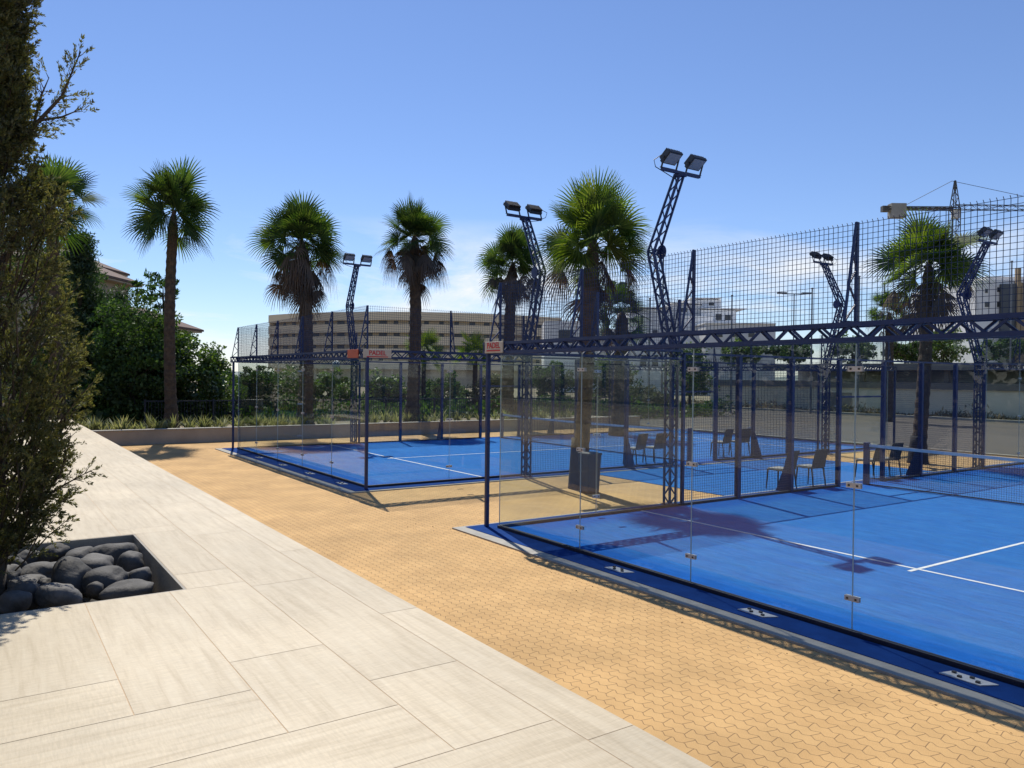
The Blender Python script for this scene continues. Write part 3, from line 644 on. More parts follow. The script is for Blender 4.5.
# ------------------------------------------------------------------ foliage generators
def rnd_dirs(rng, n):
    v = rng.normal(size=(n, 3)); return v/np.linalg.norm(v, axis=1, keepdims=True)
def leaves(rng, P, ax, l, w, curl=.0):
    """one diamond leaf per point: P (n,3), ax (n,3) unit axes"""
    n = len(P); b = np.cross(ax, rnd_dirs(rng, n)); b /= np.linalg.norm(b, axis=1, keepdims=True)+1e-9
    l = (l*rng.uniform(.7, 1.25, n))[:, None]; w = (w*rng.uniform(.7, 1.25, n))[:, None]
    V = np.stack([P-ax*l/2, P+b*w/2, P+ax*l/2, P-b*w/2], 1).reshape(-1, 3)
    return V, np.arange(4*n).reshape(-1, 4)
def tree(name, label, cat, c, r, D0, mat, leaf=(.16, .08), clumps=70, per=70, cr=.28, seed=1, trunk=.14, group='trees beyond the courts', kind='round', hole=.35, axis_up=.0):
    """c crown centre, r crown radii (x, y, z); trunk runs down to z = D0"""
    rng = np.random.default_rng(seed); c = np.array(c); r = np.array(r, dtype=float)
    root = thing(name, label, cat, (c[0], c[1], D0), group)
    d = rnd_dirs(rng, clumps); lob = 1+.22*np.sin(d[:, 0]*3.1+seed)*np.cos(d[:, 1]*2.7+seed*1.7)+.12*np.sin(d[:, 2]*5+seed)
    rad = rng.uniform(hole, 1, clumps)**.6*lob*rng.uniform(.82, 1.1, clumps)
    C = d*rad[:, None]
    if kind == 'cone':
        zz = rng.uniform(-1, 1, clumps); ang = rng.uniform(0, 2*np.pi, clumps); rr = (1-zz)*.5*(.55+.45*rng.uniform(0, 1, clumps)**.5)*1.15+.06
        C = np.stack([np.cos(ang)*rr, np.sin(ang)*rr, zz], 1)
    C = c+C*r
    crs = cr*r.min()*rng.uniform(.6, 1.3, clumps)
    dd = rnd_dirs(rng, clumps*per); P = np.repeat(C, per, 0)+dd*(np.repeat(crs, per)*rng.uniform(.1, 1, clumps*per)**.55)[:, None]*np.array([1.1, 1.1, .8])
    ax = rnd_dirs(rng, len(P))+dd*.8+np.array([0, 0, axis_up]); ax /= np.linalg.norm(ax, axis=1, keepdims=True)
    V, F = leaves(rng, P, ax, leaf[0], leaf[1])
    MB().arr(V, F).build('crown', mat, root)
    t = MB(); top = Vector(c)+Vector((0, 0, r[2]*(.5 if kind == 'cone' else .15))); b0 = Vector((c[0], c[1], D0-.05))
    mid = b0.lerp(top, .5)+Vector((rng.uniform(-.1, .1), rng.uniform(-.1, .1), 0))*r[0]
    t.tube([b0, mid, top], [trunk, trunk*.75, trunk*.35], 8)
    for i in rng.choice(clumps, min(12, clumps), replace=False):
        a = mid.lerp(top, rng.uniform(0, .9)); t.tube([a, a.lerp(Vector(C[i]), .5)+Vector((0, 0, .05)), Vector(C[i])], [trunk*.32, trunk*.2, trunk*.08], 5)
    t.build('trunk', bark, root, smooth=True)
    return root

def palm(label, foot, top, cr, mat=None, n=34, seed=1, trunk=(.21, .17), skirt=0, dead=0, footflare=None, collar=None, spread=(84, -38), group='fan palms along the courts', segs=26, skirt_len=1.0):
    """fan palm: ringed trunk, fans on stalks, hanging dead fans (skirt = how many)"""
    rng = np.random.default_rng(seed); foot, top = Vector(foot), Vector(top)
    root = thing('fan_palm', label, 'palm', foot, group); mat = mat or L_palm
    t = MB(); H = (top-foot).length; pts = []; rs = []; k = max(10, int(H/.16)); bend = Vector((rng.uniform(-1, 1), rng.uniform(-1, 1), 0))*.02*H
    for i in range(k+1):
        u = i/k; pts.append(foot.lerp(top, u)+bend*math.sin(u*math.pi)); rr = trunk[0]+(trunk[1]-trunk[0])*u
        cl = 0 if not collar or not collar[0] < u < collar[1] else (collar[2]-rr)*min(1, (u-collar[0])/.05)*min(1, (collar[1]-u)/.10); rs.append((rr+cl)*(1.05 if i % 2 else .95)*(1+.35*max(0, .12-u)/.12)*(1 if u < .93 else 1-.7*(u-.93)/.07))
    t.tube(pts, rs, 14); t.build('trunk', palmtrunk, root, smooth=False)
    if footflare:
        r0, r1, h = footflare; q = MB(); q.lathe(foot, [(r0*1.02, 0), (r0, .06), (r0*.93, h*.3), (r1*1.08, h*.75), (r1, h)], 20); q.build('trunk_foot', palmfoot, root, smooth=True)
    def fan(V, F, d, plen, blen, droop, cup=.35, nseg=segs, half=105, w=1.0):
        d = np.array(d)/np.linalg.norm(d); z = np.array([0, 0, 1.]); o = np.array(top)+d*trunk[1]*.6+z*rng.uniform(-.24, .10)*cr
        g = np.array([0, 0, -1.])
        p1 = o+d*plen*.5; p2 = o+d*plen+g*plen*.10*droop
        s = np.cross(d, z); s = s/np.linalg.norm(s) if np.linalg.norm(s) > 1e-3 else np.array([1., 0, 0]); u = np.cross(s, d)
        roll = rng.uniform(-1.15, 1.15); s, u = s*math.cos(roll)+u*math.sin(roll), u*math.cos(roll)-s*math.sin(roll)
        fw = p2-p1; fw /= np.linalg.norm(fw)
        wd = .018*cr
        for a, b in ((o, p1), (p1, p2)):                     # stalk as two crossed ribbons
            for e in (s, u):
                i = len(V); V.extend([a-e*wd/2, a+e*wd/2, b+e*wd/2, b-e*wd/2]); F.append((i, i+1, i+2, i+3))
        dth = math.radians(2*half)/nseg
        for j in range(nseg):
            th = (j+.5)*dth-math.radians(half)+rng.normal()*.012; ct, st_ = math.cos(th), math.sin(th)
            ln = blen*(.80+.20*ct)*rng.uniform(.92, 1.05)
            dr = fw*ct+s*st_; dr = dr+u*cup*(1-ct)*.5; dr /= np.linalg.norm(dr)
            sd = -fw*st_+s*ct
            a = p2; m1 = p2+dr*ln*.42+g*ln*.03*droop; m2 = p2+dr*ln*.74+g*ln*.11*droop; e = p2+dr*ln*.97+g*ln*(.25+.12*rng.uniform())*droop
            w1 = ln*.42*dth*.50*w; w2 = w1*.60
            i = len(V); V.extend([a, a+sd*.004, m1-sd*w1, m1+sd*w1, m2-sd*w2, m2+sd*w2, e, e+sd*.004])
            F.append((i, i+1, i+3, i+2)); F.append((i+2, i+3, i+5, i+4)); F.append((i+4, i+5, i+7, i+6))
    V, F = [], []
    for i in range(n):
        u = (i+.5)/n; el = math.radians(spread[0]+(spread[1]-spread[0])*u**1.15+rng.normal()*5); az = i*2.39996+rng.normal()*.15
        d = (math.cos(el)*math.cos(az), math.cos(el)*math.sin(az), math.sin(el))
        fan(V, F, d, cr*rng.choice((.20, .40, .5), p=(.3, .3, .4))*rng.uniform(.85, 1.1), cr*rng.uniform(.50, .68), .12+.7*u)
    MB().arr(np.array(V), np.array(F)).build('crown', mat, root)
    if skirt:
        V, F = [], []
        for i in range(skirt):
            az = rng.uniform(0, 2*np.pi); el = math.radians(rng.uniform(-82, -48))
            d = (math.cos(el)*math.cos(az), math.cos(el)*math.sin(az), math.sin(el))
            fan(V, F, d, cr*rng.uniform(.25, .75)*skirt_len, cr*rng.uniform(.40, .58), 1.4, cup=-.9, half=80, nseg=18)
        for i in range(dead):
            az = rng.uniform(0, 2*np.pi); el = math.radians(rng.uniform(-42, -14))
            d = (math.cos(el)*math.cos(az), math.cos(el)*math.sin(az), math.sin(el))
            fan(V, F, d, cr*rng.uniform(.5, .62), cr*rng.uniform(.38, .5), 3.2, cup=-.9, half=85, nseg=18)
        MB().arr(np.array(V), np.array(F)).build('dead_skirt', L_dead, root)
    return root

# ------------------------------------------------------------------ palms
def onx(px, py, x):
    d = FWD + RGT*((px-512)/FPX) - UPV*((py-384)/FPX); return CAM+d*((x-CAM.x)/d.x)
def ppalm(label, foot_px, top_px, D, **k):
    tp = at(top_px[0], top_px[1], D); ft = base(foot_px, D); return palm(label, (ft.x, ft.y, k.pop('fz', 0)), tp, **k)
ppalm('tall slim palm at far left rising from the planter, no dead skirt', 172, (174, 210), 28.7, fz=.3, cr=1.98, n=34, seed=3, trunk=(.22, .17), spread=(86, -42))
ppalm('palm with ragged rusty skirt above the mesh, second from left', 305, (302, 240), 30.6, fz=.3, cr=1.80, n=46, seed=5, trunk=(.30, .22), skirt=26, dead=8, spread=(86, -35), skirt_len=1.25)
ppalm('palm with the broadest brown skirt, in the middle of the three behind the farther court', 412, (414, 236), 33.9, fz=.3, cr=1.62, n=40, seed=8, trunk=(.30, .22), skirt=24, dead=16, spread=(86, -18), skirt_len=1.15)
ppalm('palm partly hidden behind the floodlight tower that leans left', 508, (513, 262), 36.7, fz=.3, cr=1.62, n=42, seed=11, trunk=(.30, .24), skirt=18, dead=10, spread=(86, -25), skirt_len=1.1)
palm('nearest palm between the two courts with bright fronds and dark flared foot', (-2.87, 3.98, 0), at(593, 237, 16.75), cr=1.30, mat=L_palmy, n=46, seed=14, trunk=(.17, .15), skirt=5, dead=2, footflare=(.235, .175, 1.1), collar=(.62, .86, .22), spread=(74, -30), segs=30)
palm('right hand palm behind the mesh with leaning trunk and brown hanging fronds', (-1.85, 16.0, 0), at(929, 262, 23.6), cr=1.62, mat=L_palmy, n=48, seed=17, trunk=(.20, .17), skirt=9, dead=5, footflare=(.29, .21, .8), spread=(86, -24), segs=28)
ppalm('small distant palm under the bigger right hand palm', 889, (889, 312), 46, cr=1.35, n=22, seed=19, trunk=(.26, .22), skirt=5, dead=2, group='small palms beyond the courts')
ppalm('low dark palm just behind and right of the nearest palm', 618, (622, 312), 32, cr=1.35, n=26, seed=23, trunk=(.30, .26), skirt=5, dead=1, group='small palms beyond the courts')
ppalm('half hidden palm at the far left edge behind the foreground conifer', 58, (52, 205), 27, cr=1.75, n=32, seed=29, trunk=(.24, .18))
ppalm('young bright palm before the beige building, left of the sign corner', 424, (424, 350), 48, cr=1.5, mat=L_palmy, n=20, seed=31, trunk=(.16, .14), group='small palms beyond the courts')
ppalm('young bright palm before the beige building, right behind the sign corner', 474, (475, 352), 46, cr=1.5, mat=L_palmy, n=20, seed=37, trunk=(.16, .14), group='small palms beyond the courts')

# ------------------------------------------------------------------ foreground conifer
rt = thing('conifer_tree', 'big dark olive conifer rising out of the pebble pit at the left edge', 'tree', (3.0, -6.66, .5))
rng = np.random.default_rng(4)
AX = np.array([3.0, -6.66, 0.])
prof = [(.95, .10), (1.15, .34), (1.45, .44), (1.7, .40), (1.9, .46), (2.06, .52), (2.37, .53), (2.74, .58), (2.97, .50), (3.36, .42), (3.74, .30), (4.1, .20), (4.5, .14), (5.0, .15), (5.3, .18), (5.8, .20), (6.4, .16), (6.7, .04)]
PZs = np.array([a for a, b in prof]); PR = np.array([b for a, b in prof])
VS = []; FS = []; limbs = MB(); cnt = 0
def spray(p, d, ln, nl, size):
    """one feathery spray: small scale leaves along and around a twig"""
    global cnt
    t = rng.uniform(0, 1, nl); base_ = p+d*(t*ln)[:, None]
    ax = rnd_dirs(rng, nl)*.75+d+np.array([0, 0, .25]); ax /= np.linalg.norm(ax, axis=1, keepdims=True)
    P = base_+ax*(size*.5)+rnd_dirs(rng, nl)*ln*.13*(1.1-t)[:, None]
    V, F = leaves(rng, P, ax, size, size*.32); VS.append(V); FS.append(F+cnt); cnt += len(V)
for i in range(1000):                                 # plumes: upswept leaders, each clothed in sprays
    z = rng.uniform(.95, 6.5)
    if z < 1.75 and rng.uniform() < .25: continue
    az = rng.uniform(0, 2*np.pi); lump = 1+.22*math.sin(az*3+z*4.1)+.12*math.sin(az*7-z*9)
    R_ = np.interp(z, PZs, PR)*lump
    if math.sin(az*2+z*5.2)*math.sin(z*3.1+az*1.3+1) > .55: continue
    rr = R_*rng.uniform(.15, .80)**.6
    o = np.array([math.cos(az), math.sin(az), 0.]); p = AX+o*rr+np.array([0, 0, z-.12])
    d = o*rng.uniform(.2, .8 if z < 3.6 else .5)+np.array([0, 0, rng.uniform(.6, 1.1)])+rng.normal(size=3)*.18; d /= np.linalg.norm(d); ln = rng.uniform(.28, .46)*(1 if z < 3.6 else .72)
    q = p+d*ln; limbs.tube([tuple(p-d*.1), tuple(p+d*ln*.5+np.array([0, 0, .02])), tuple(q)], [.007, .005, .002], 4, cap=False)
    for k in range(17):
        u = rng.uniform(0, 1)**.8; sd = d*.75+rnd_dirs(rng, 1)[0]*.8; sd /= np.linalg.norm(sd)
        spray(p+d*ln*u+sd*rng.uniform(.0, .05), sd, rng.uniform(.06, .13)*(1.15-.5*u), 26, .030)
def branch(pts, r, dens, sl=.13, side=.09, nl=24, size=.032):
    limbs.tube(pts, [r*(1-.8*i/(len(pts)-1)) for i in range(len(pts))], 6)
    for a, b in zip(pts[:-1], pts[1:]):
        a, b = np.array(a), np.array(b); ln = np.linalg.norm(b-a); d0 = (b-a)/ln
        for q in range(int(ln*dens)):
            u = rng.uniform(); d = d0*.8+rnd_dirs(rng, 1)[0]*.75; d /= np.linalg.norm(d); s0 = a.copy()*(1-u)+b*u
            s1 = s0+d*rng.uniform(.3, 1)*side; limbs.tube([s0, s1], [.004, .002], 4, cap=False); spray(s1, d, sl*rng.uniform(.6, 1.1), nl, size)
sx = np.array(SIDE)
def tp(u, z, w=0.): return tuple(AX+sx*u+np.array(FLAT)*w+np.array([0, 0, z]))
limbs.tube([tp(0, .45), tp(.02, 1.2), tp(-.02, 2.5), tp(0, 4.4), tp(.01, 6.4)], [.095, .085, .065, .04, .012], 9)
branch([tp(.10, 3.95), tp(.30, 4.28), tp(.52, 4.52), tp(.66, 4.86)], .022, 42)
branch([tp(.34, 4.33), tp(.52, 4.36), tp(.66, 4.42)], .012, 34)
branch([tp(.30, 4.28), tp(.36, 4.52), tp(.42, 4.66)], .012, 34)
branch([tp(.05, 1.1), tp(.30, 1.34), tp(.52, 1.62), tp(.60, 1.92)], .018, 46, .10, .08, 22, .028)
branch([tp(.36, 1.42), tp(.56, 1.55), tp(.76, 1.66)], .012, 46, .09, .08, 22, .027)
branch([tp(.03, .95), tp(.26, 1.12), tp(.44, 1.22)], .012, 34, .09, .07, 20, .027)
for i in range(46):                                  # bare inner limbs that show through the gaps
    z = rng.uniform(1.0, 4.6); az = rng.uniform(0, 6.28); rr = np.interp(z+.4, PZs, PR)*.8
    limbs.tube([tuple(AX+np.array([0, 0, z])), tuple(AX+np.array([math.cos(az)*rr*.5, math.sin(az)*rr*.5, z+.18])), tuple(AX+np.array([math.cos(az)*rr, math.sin(az)*rr, z+.55]))], [.018, .012, .004], 5)
MB().arr(np.concatenate(VS), np.concatenate(FS)).build('crown', L_jun, rt)
limbs.build('trunk', bark, rt, smooth=True)

# ------------------------------------------------------------------ pebbles in the pit
PB = [(122,575,60,42,'round dark pebble close under the far wall of the pit'), (183,582,62,38,'dark pebble touching the pit wall behind the long flat one'), (253,578,98,52,'long flat pebble topmost in the heap near the far right corner'),
      (298,598,52,46,'upright wedge pebble beside the right wall of the pit'), (207,602,80,44,'broad low pebble just left of the pit centre'), (124,606,70,30,'slim flat pebble between two rounder ones'),
      (165,640,86,78,'biggest dome shaped pebble in the middle of the pit'), (92,618,72,36,'smooth oval pebble left of the biggest one'), (320,625,46,36,'small pebble in the right corner of the pit'),
      (252,636,86,66,'large pebble right of the dome shaped one'), (300,654,106,40,'long pale pebble lying along the near right edge'), (20,627,52,42,'pebble at the left picture edge, halfway down the pit'),
      (75,641,76,36,'low pebble half sunk left of the dome shaped one'), (128,668,84,54,'dark angular pebble at the near edge of the pit'), (62,664,70,50,'shaded pebble next to the angular one at the near edge'),
      (25,684,64,38,'shaded pebble nearest the left picture edge'), (22,600,54,32,'grey pebble under the conifer branches at left'), (66,582,52,30,'small pebble behind the oval one'), (215,578,34,24,'little pebble wedged between the two long flat ones'), (160,598,36,22,'little pebble just above the dome shaped one'),
      (286,626,34,26,'little pebble left of the small one in the right corner'), (212,652,34,30,'little pebble between the dome shaped and the large one'), (100,645,30,22,'little pebble low in front of the oval one')]
for i, (cx, cy, w, h, lb) in enumerate(PB):
    cx, cy = cx/2.258, 300+cy/2.258; w, h = w/2.258, h/2.258
    p = gat(cx, cy, .74); dep = (p-CAM).dot(FWD); a = w/FPX*dep*.52; bz = max(h/FPX*dep*.64, .07)
    rg = random.Random(i*13+5); V = []; Fq = []; nu, nv = 20, 12; ph = [rg.uniform(0, 6.28) for _ in range(6)]; yaw = rg.uniform(-.5, .5)
    for v in range(nv+1):
        for u in range(nu):
            th = math.pi*v/nv; f = 2*math.pi*u/nu; x, y, z = math.sin(th)*math.cos(f), math.sin(th)*math.sin(f), math.cos(th)
            k = 1+.15*math.sin(2*x+ph[0])+.12*math.sin(2.6*y+1.5*z+ph[1])+.11*math.sin(2.5*z+2*x+ph[2])+.06*math.sin(5*x*y+ph[3])+.05*math.sin(6*x-4*z+ph[4])
            ex = lambda q: math.copysign(abs(q)**.82, q)
            q = SIDE*(ex(x)*a*k)+FLAT*(ex(y)*a*.85*k)+Vector((0, 0, ex(z)*bz*k*.9)); V.append(p+q)
    Fq = [(v*nu+u, (v+1)*nu+u, (v+1)*nu+(u+1) % nu, v*nu+(u+1) % nu) for v in range(nv) for u in range(nu)]
    o = MB().add(V, Fq).build('pebble', stone, smooth=True); tag(o, lb, 'pebble', 'dark pebbles in the planting pit')
fill = MB()                                          # smaller stones underneath, uncountable
rg = random.Random(3)
for i in range(240):
    x, y = rg.uniform(PX0+.1, PX1-.1), rg.uniform(PY0+.1, PY1-.1); s = rg.uniform(.05, .09); c = Vector((x, y, .53+rg.uniform(0, .05))); q = rg.uniform(0, 3)
    vs = []; 
    for v in range(5):
        for u in range(8):
            th = math.pi*(v+.001)/4.002; f = 2*math.pi*u/8+q; vs.append(c+Vector((math.sin(th)*math.cos(f)*s, math.sin(th)*math.sin(f)*s*.8, math.cos(th)*s*.55)))
    fill.add(vs, [(v*8+u, (v+1)*8+u, (v+1)*8+(u+1) % 8, v*8+(u+1) % 8) for v in range(4) for u in range(8)])
o = fill.build('gravel', stone, smooth=True); tag(o, 'small dark stones filling the pit under the pebbles', 'gravel', kind='stuff')

rng = np.random.default_rng(64); n_ = 9                 # dry bits blown over the slabs and along the court kerb
P = np.stack([rng.uniform(-4, 8.3, n_), rng.uniform(-7.5, -4.35, n_), np.full(n_, PZ+.006)], 1); P = P[~((P[:, 0] > PX0-.1) & (P[:, 0] < PX1+.1) & (P[:, 1] < PY1+.1))]
Q = np.stack([rng.uniform(-4, 9, 130), -.66-np.abs(rng.normal(0, .35, 130)), np.full(130, .006)], 1); P = np.concatenate([P, Q])
ax = rnd_dirs(rng, len(P))*np.array([1, 1, .12]); ax /= np.linalg.norm(ax, axis=1, keepdims=True)
V, F = leaves(rng, P, ax, .024, .009); o = MB().arr(V, F).build('leaf_litter', L_dead, loc=(3, -3, .5)); tag(o, 'tiny dry leaf bits scattered over the slabs and pavers', 'leaf litter', kind='stuff')

# ------------------------------------------------------------------ planter wall, spiky plants, railing
pw = thing('planter_wall', 'low beige rendered planter wall along the far end of the paving', 'wall', (-18.3, 8, 0))
MB().box(-18.45, -18.2, -4.28, 20.5, -.1, .47).build('wall_face', wallm, pw)
MB().box(-18.48, -18.17, -4.28, 20.5, .47, .51).build('coping', kerbm, pw, bevel=.006)
struct(MB().box(-22.5, -18.45, -4.28, 20.5, -.03, .36).build('planting_bed', earth, loc=(0, 0, 0)))
rng = np.random.default_rng(21); V = []; F = []
for i in range(210):
    x, y = rng.uniform(-20.3, -18.6), rng.uniform(-4.1, 17)
    if y < 3: x = rng.uniform(-19.6, -18.6)
    elif rng.uniform() < .35: continue
    s = rng.uniform(.5, 1.0)
    for j in range(rng.integers(12, 20)):
        az = rng.uniform(0, 6.28); el = rng.uniform(.7, 1.45); l = s*rng.uniform(.45, .8); d = np.array([math.cos(az)*math.cos(el), math.sin(az)*math.cos(el), math.sin(el)])
        sd = np.array([-math.sin(az), math.cos(az), 0])*.022; o = np.array([x, y, .36]); m_ = o+d*l*.6; e_ = o+d*l+np.array([math.cos(az), math.sin(az), -.6])*l*.10
        k = len(V); V += [o-sd, o+sd, m_-sd*1.1, m_+sd*1.1, e_-sd*.05, e_+sd*.05]; F += [(k, k+1, k+3, k+2), (k+2, k+3, k+5, k+4)]
o = MB().arr(np.array(V), np.array(F)).build('spiky_grass', L_yuc, loc=(-19.4, 6, .36)); tag(o, 'spiky pale green leaves growing along the planter bed', 'plants', kind='stuff')
rl = thing('railing', 'dark metal railing with thin bars behind the planter bed', 'railing', (-22.7, 12, 0))
t = MB(); ys = np.arange(-1.5, 24, .12)
for y in ys: t.box(-22.71, -22.69, y-.008, y+.008, .25, 1.28)
t.build('bars', darkrail, rl)
t = MB(); t.box(-22.72, -22.68, -1.5, 24, 1.28, 1.33); t.box(-22.72, -22.68, -1.5, 24, .20, .25); t.build('rails', darkrail, rl)
for y in np.arange(-1.5, 24.1, 2.55): MB().box(-22.735, -22.665, y-.035, y+.035, -.04, 1.38).build('post', darkrail, rl)

rng = np.random.default_rng(88); n_ = 30000
P = np.stack([rng.uniform(-34, -23.2, n_), rng.uniform(-7, 34, n_), np.zeros(n_)], 1); P[:, 2] = rng.uniform(0, 1, n_)**.8*(.9+.55*np.sin(P[:, 0]*.9+1)*np.sin(P[:, 1]*.7)+.25*np.sin(P[:, 1]*2.1))*.8
V, F = leaves(rng, P, rnd_dirs(rng, n_), .30, .16); o = MB().arr(V, F).build('undergrowth', L_dark, loc=(-28, 12, 0)); tag(o, 'dark green undergrowth covering the slope behind the railing', 'undergrowth', kind='stuff')

# stone wall at the left behind the planter
sw = thing('stone_wall', 'short grey stone wall behind the planter left of the farther court', 'wall', tuple(base(222, 36)))
a = base(200, 36); b = base(262, 36); n_ = (b-a).normalized(); t = MB(); t.bar(a+Vector((0, 0, .55)), b+Vector((0, 0, .55)), .3, 1.2); t.build('masonry', dimcon, sw)
t = MB(); t.bar(a+Vector((0, 0, 1.19)), b+Vector((0, 0, 1.19)), .36, .07); t.build('coping', kerbm, sw)
t = MB()
for i in range(28): q = a.lerp(b, i/27); t.box(q.x-.012, q.x+.012, q.y-.012, q.y+.012, 1.22, 1.95)
t.bar(a+Vector((0, 0, 1.96)), b+Vector((0, 0, 1.96)), .05, .04); t.build('railing', darkrail, sw)

# ------------------------------------------------------------------ trees
def ptree(label, px, py, rx, rz, D, mat, name='leafy_tree', cat='tree', depth=1.0, **k):
    c = at(px, py, D); s = D/FPX; h = rx*s
    return tree(name, label, cat, c, (h, h*depth, rz*s), 0, mat, **k)
G1 = 'dense trees at the left beyond the planter'
ptree('tallest dark pine at the left, its tip beside the half hidden palm', 80, 335, 34, 98, 33, L_pine, 'pine_tree', leaf=(.20, .05), clumps=170, per=130, cr=.36, seed=2, group=G1, kind='cone', axis_up=.5)
ptree('dark pine behind the foreground conifer at the far left', 40, 318, 56, 112, 34, L_dark, 'pine_tree', leaf=(.20, .06), clumps=150, per=90, cr=.30, seed=41, group=G1, axis_up=.3)
ptree('second pine, sloping down to the right of the tallest', 108, 354, 40, 78, 34.5, L_pine, 'pine_tree', leaf=(.20, .055), clumps=200, per=120, cr=.26, seed=6, group=G1, axis_up=.5)
ptree('broad bright leaved tree left of the slim palm trunk', 134, 370, 44, 66, 31.5, L_dark, leaf=(.17, .10), clumps=170, per=110, cr=.27, seed=9, group=G1)
ptree('dense dark tree right behind the slim palm trunk', 158, 372, 30, 54, 33.5, L_dark, leaf=(.17, .09), clumps=150, per=110, cr=.28, seed=12, group=G1)
ptree('rounded mid green tree right of the slim palm', 200, 385, 34, 44, 33, L_mid, leaf=(.17, .09), clumps=110, per=100, cr=.30, seed=15, group=G1)
ptree('smaller tree at the right end of the left hand mass', 222, 394, 20, 34, 36, L_dark, leaf=(.16, .08), clumps=80, per=90, cr=.32, seed=18, group=G1)
ptree('thin tree with sparse rosettes showing against the sky beside the palm', 163, 290, 22, 18, 38, L_dark, leaf=(.34, .09), clumps=26, per=26, cr=.30, seed=20, group=G1, hole=.6, trunk=.07)
G2 = 'trees behind the railing'
ptree('dark tree directly behind the left end of the farther court', 256, 394, 22, 28, 42, L_dark, leaf=(.20, .10), clumps=90, per=80, cr=.30, seed=22, group=G2)
ptree('dark tree filling the gap under the beige building, left part', 290, 396, 26, 26, 46, L_mid, leaf=(.20, .10), clumps=90, per=80, cr=.30, seed=24, group=G2)
ptree('light green tree behind the court, left of the tower column', 330, 392, 18, 22, 44, L_mid, leaf=(.22, .12), clumps=60, per=70, cr=.32, seed=25, group=G2)
ptree('yellow green bush low behind the tower column of the farther court', 346, 404, 14, 20, 40, L_mid, 'bush', 'bush', leaf=(.15, .06), clumps=50, per=70, cr=.34, seed=26, group=G2, trunk=.05)
ptree('mid green tree behind the sign corner of the farther court', 386, 394, 22, 20, 47, L_mid, leaf=(.22, .12), clumps=70, per=70, cr=.32, seed=27, group=G2)
ptree('shadowy tree beneath the beige building, between the two young palms', 440, 394, 30, 18, 56, L_dark, leaf=(.24, .12), clumps=80, per=70, cr=.32, seed=28, group=G2)
ptree('olive scrubby bush left of the near court corner pole', 487, 392, 18, 20, 44, L_olive, 'bush', 'bush', leaf=(.15, .06), clumps=60, per=70, cr=.34, seed=30, group=G2, trunk=.05)
ptree('dry brown bush low behind the near court corner', 508, 408, 16, 12, 41, L_dry, 'bush', 'bush', leaf=(.15, .05), clumps=50, per=60, cr=.36, seed=32, group=G2, trunk=.05)
ptree('dark tree left of the nearest palm trunk beyond the courts', 552, 380, 26, 20, 58, L_dark, leaf=(.26, .13), clumps=70, per=60, cr=.32, seed=33, group=G2)
ptree('green tree behind the nearest palm at fence height', 612, 376, 24, 24, 60, L_dark, leaf=(.26, .13), clumps=70, per=60, cr=.32, seed=34, group=G2)
ptree('green tree before the white villa right of the near tower column', 690, 372, 24, 24, 62, L_mid, leaf=(.26, .13), clumps=70, per=60, cr=.32, seed=35, group=G2)
ptree('olive bush at road level right of the nearest palm', 648, 398, 26, 12, 50, L_olive, 'bush', 'bush', leaf=(.2, .08), clumps=60, per=60, cr=.4, seed=36, group=G2, trunk=.05)
G3 = 'tree tops behind the parking building'
for i, (px, py, rx, rz, lb) in enumerate(((742, 352, 22, 12, 'green tree top over the parking roof, leftmost behind the posts'), (792, 352, 20, 11, 'low tree top over the parking roof, between two thin poles'), (852, 350, 24, 14, 'bright tree top over the parking roof under the mesh tower'),
                                          (905, 352, 18, 10, 'small tree top over the parking roof under the small palm'), (944, 347, 24, 16, 'dark rounded tree top right of the leaning palm'), (1004, 350, 30, 11, 'wide tree top over the parking roof at the right edge'))):
    ptree(lb, px, py, rx, rz, 78, (L_mid, L_dark)[i % 2], leaf=(.34, .17), clumps=60, per=60, cr=.42, seed=50+i, group=G3)

# hedge and low wall behind the camera; the court glass mirrors them
bw = thing('garden_wall', 'long low tan wall mirrored in the court glass, behind the tile path', 'wall', (0, -10.1, 0))
MB().box(-16, 26, -10.25, -10.0, .3, 1.50).build('wall_face', creamw, bw)
MB().box(-16, 26, -10.28, -9.97, 1.50, 1.56).build('coping', kerbm, bw)
rng = np.random.default_rng(77); n_ = 26000
P = np.stack([rng.uniform(-45, 30, n_), rng.uniform(-13.2, -10.6, n_), rng.uniform(.9, 4.6, n_)], 1); P[:, 2] += .5*np.sin(P[:, 0]*.9)+.3*np.sin(P[:, 0]*2.3)
ax = rnd_dirs(rng, n_); V, F = leaves(rng, P, ax, .32, .2)
hd = thing('hedge', 'tall dark hedge behind the low tan wall, seen only as a reflection', 'hedge', (0, -12, 0))
MB().arr(V, F).build('foliage', L_dark, hd)
t = MB()
for i in range(50): x = -44+i*1.5; t.tube([(x, -12, 0), (x+.2, -12.1, 2.2), (x-.1, -11.9, 4)], [.05, .04, .02], 6)
t.build('stems', bark, hd)

# ------------------------------------------------------------------ buildings
def fbox(mb, x0, x1, yt, D, T, yb=None, z0=0.0, mi=0):
    """box whose front face spans photo columns x0..x1 at depth D; T metres deep"""
    a, b = at(x0, 376, D), at(x1, 376, D); zt = at((x0+x1)/2, yt, D).z; zb = z0 if yb is None else at((x0+x1)/2, yb, D).z
    a = Vector((a.x, a.y, 0)); b = Vector((b.x, b.y, 0)); w = (b-a); c = (a+b)/2+FLAT*(T/2)
    mb.obox((c.x, c.y, (zt+zb)/2), w/2, FLAT*(T/2), (0, 0, (zt-zb)/2), mi)
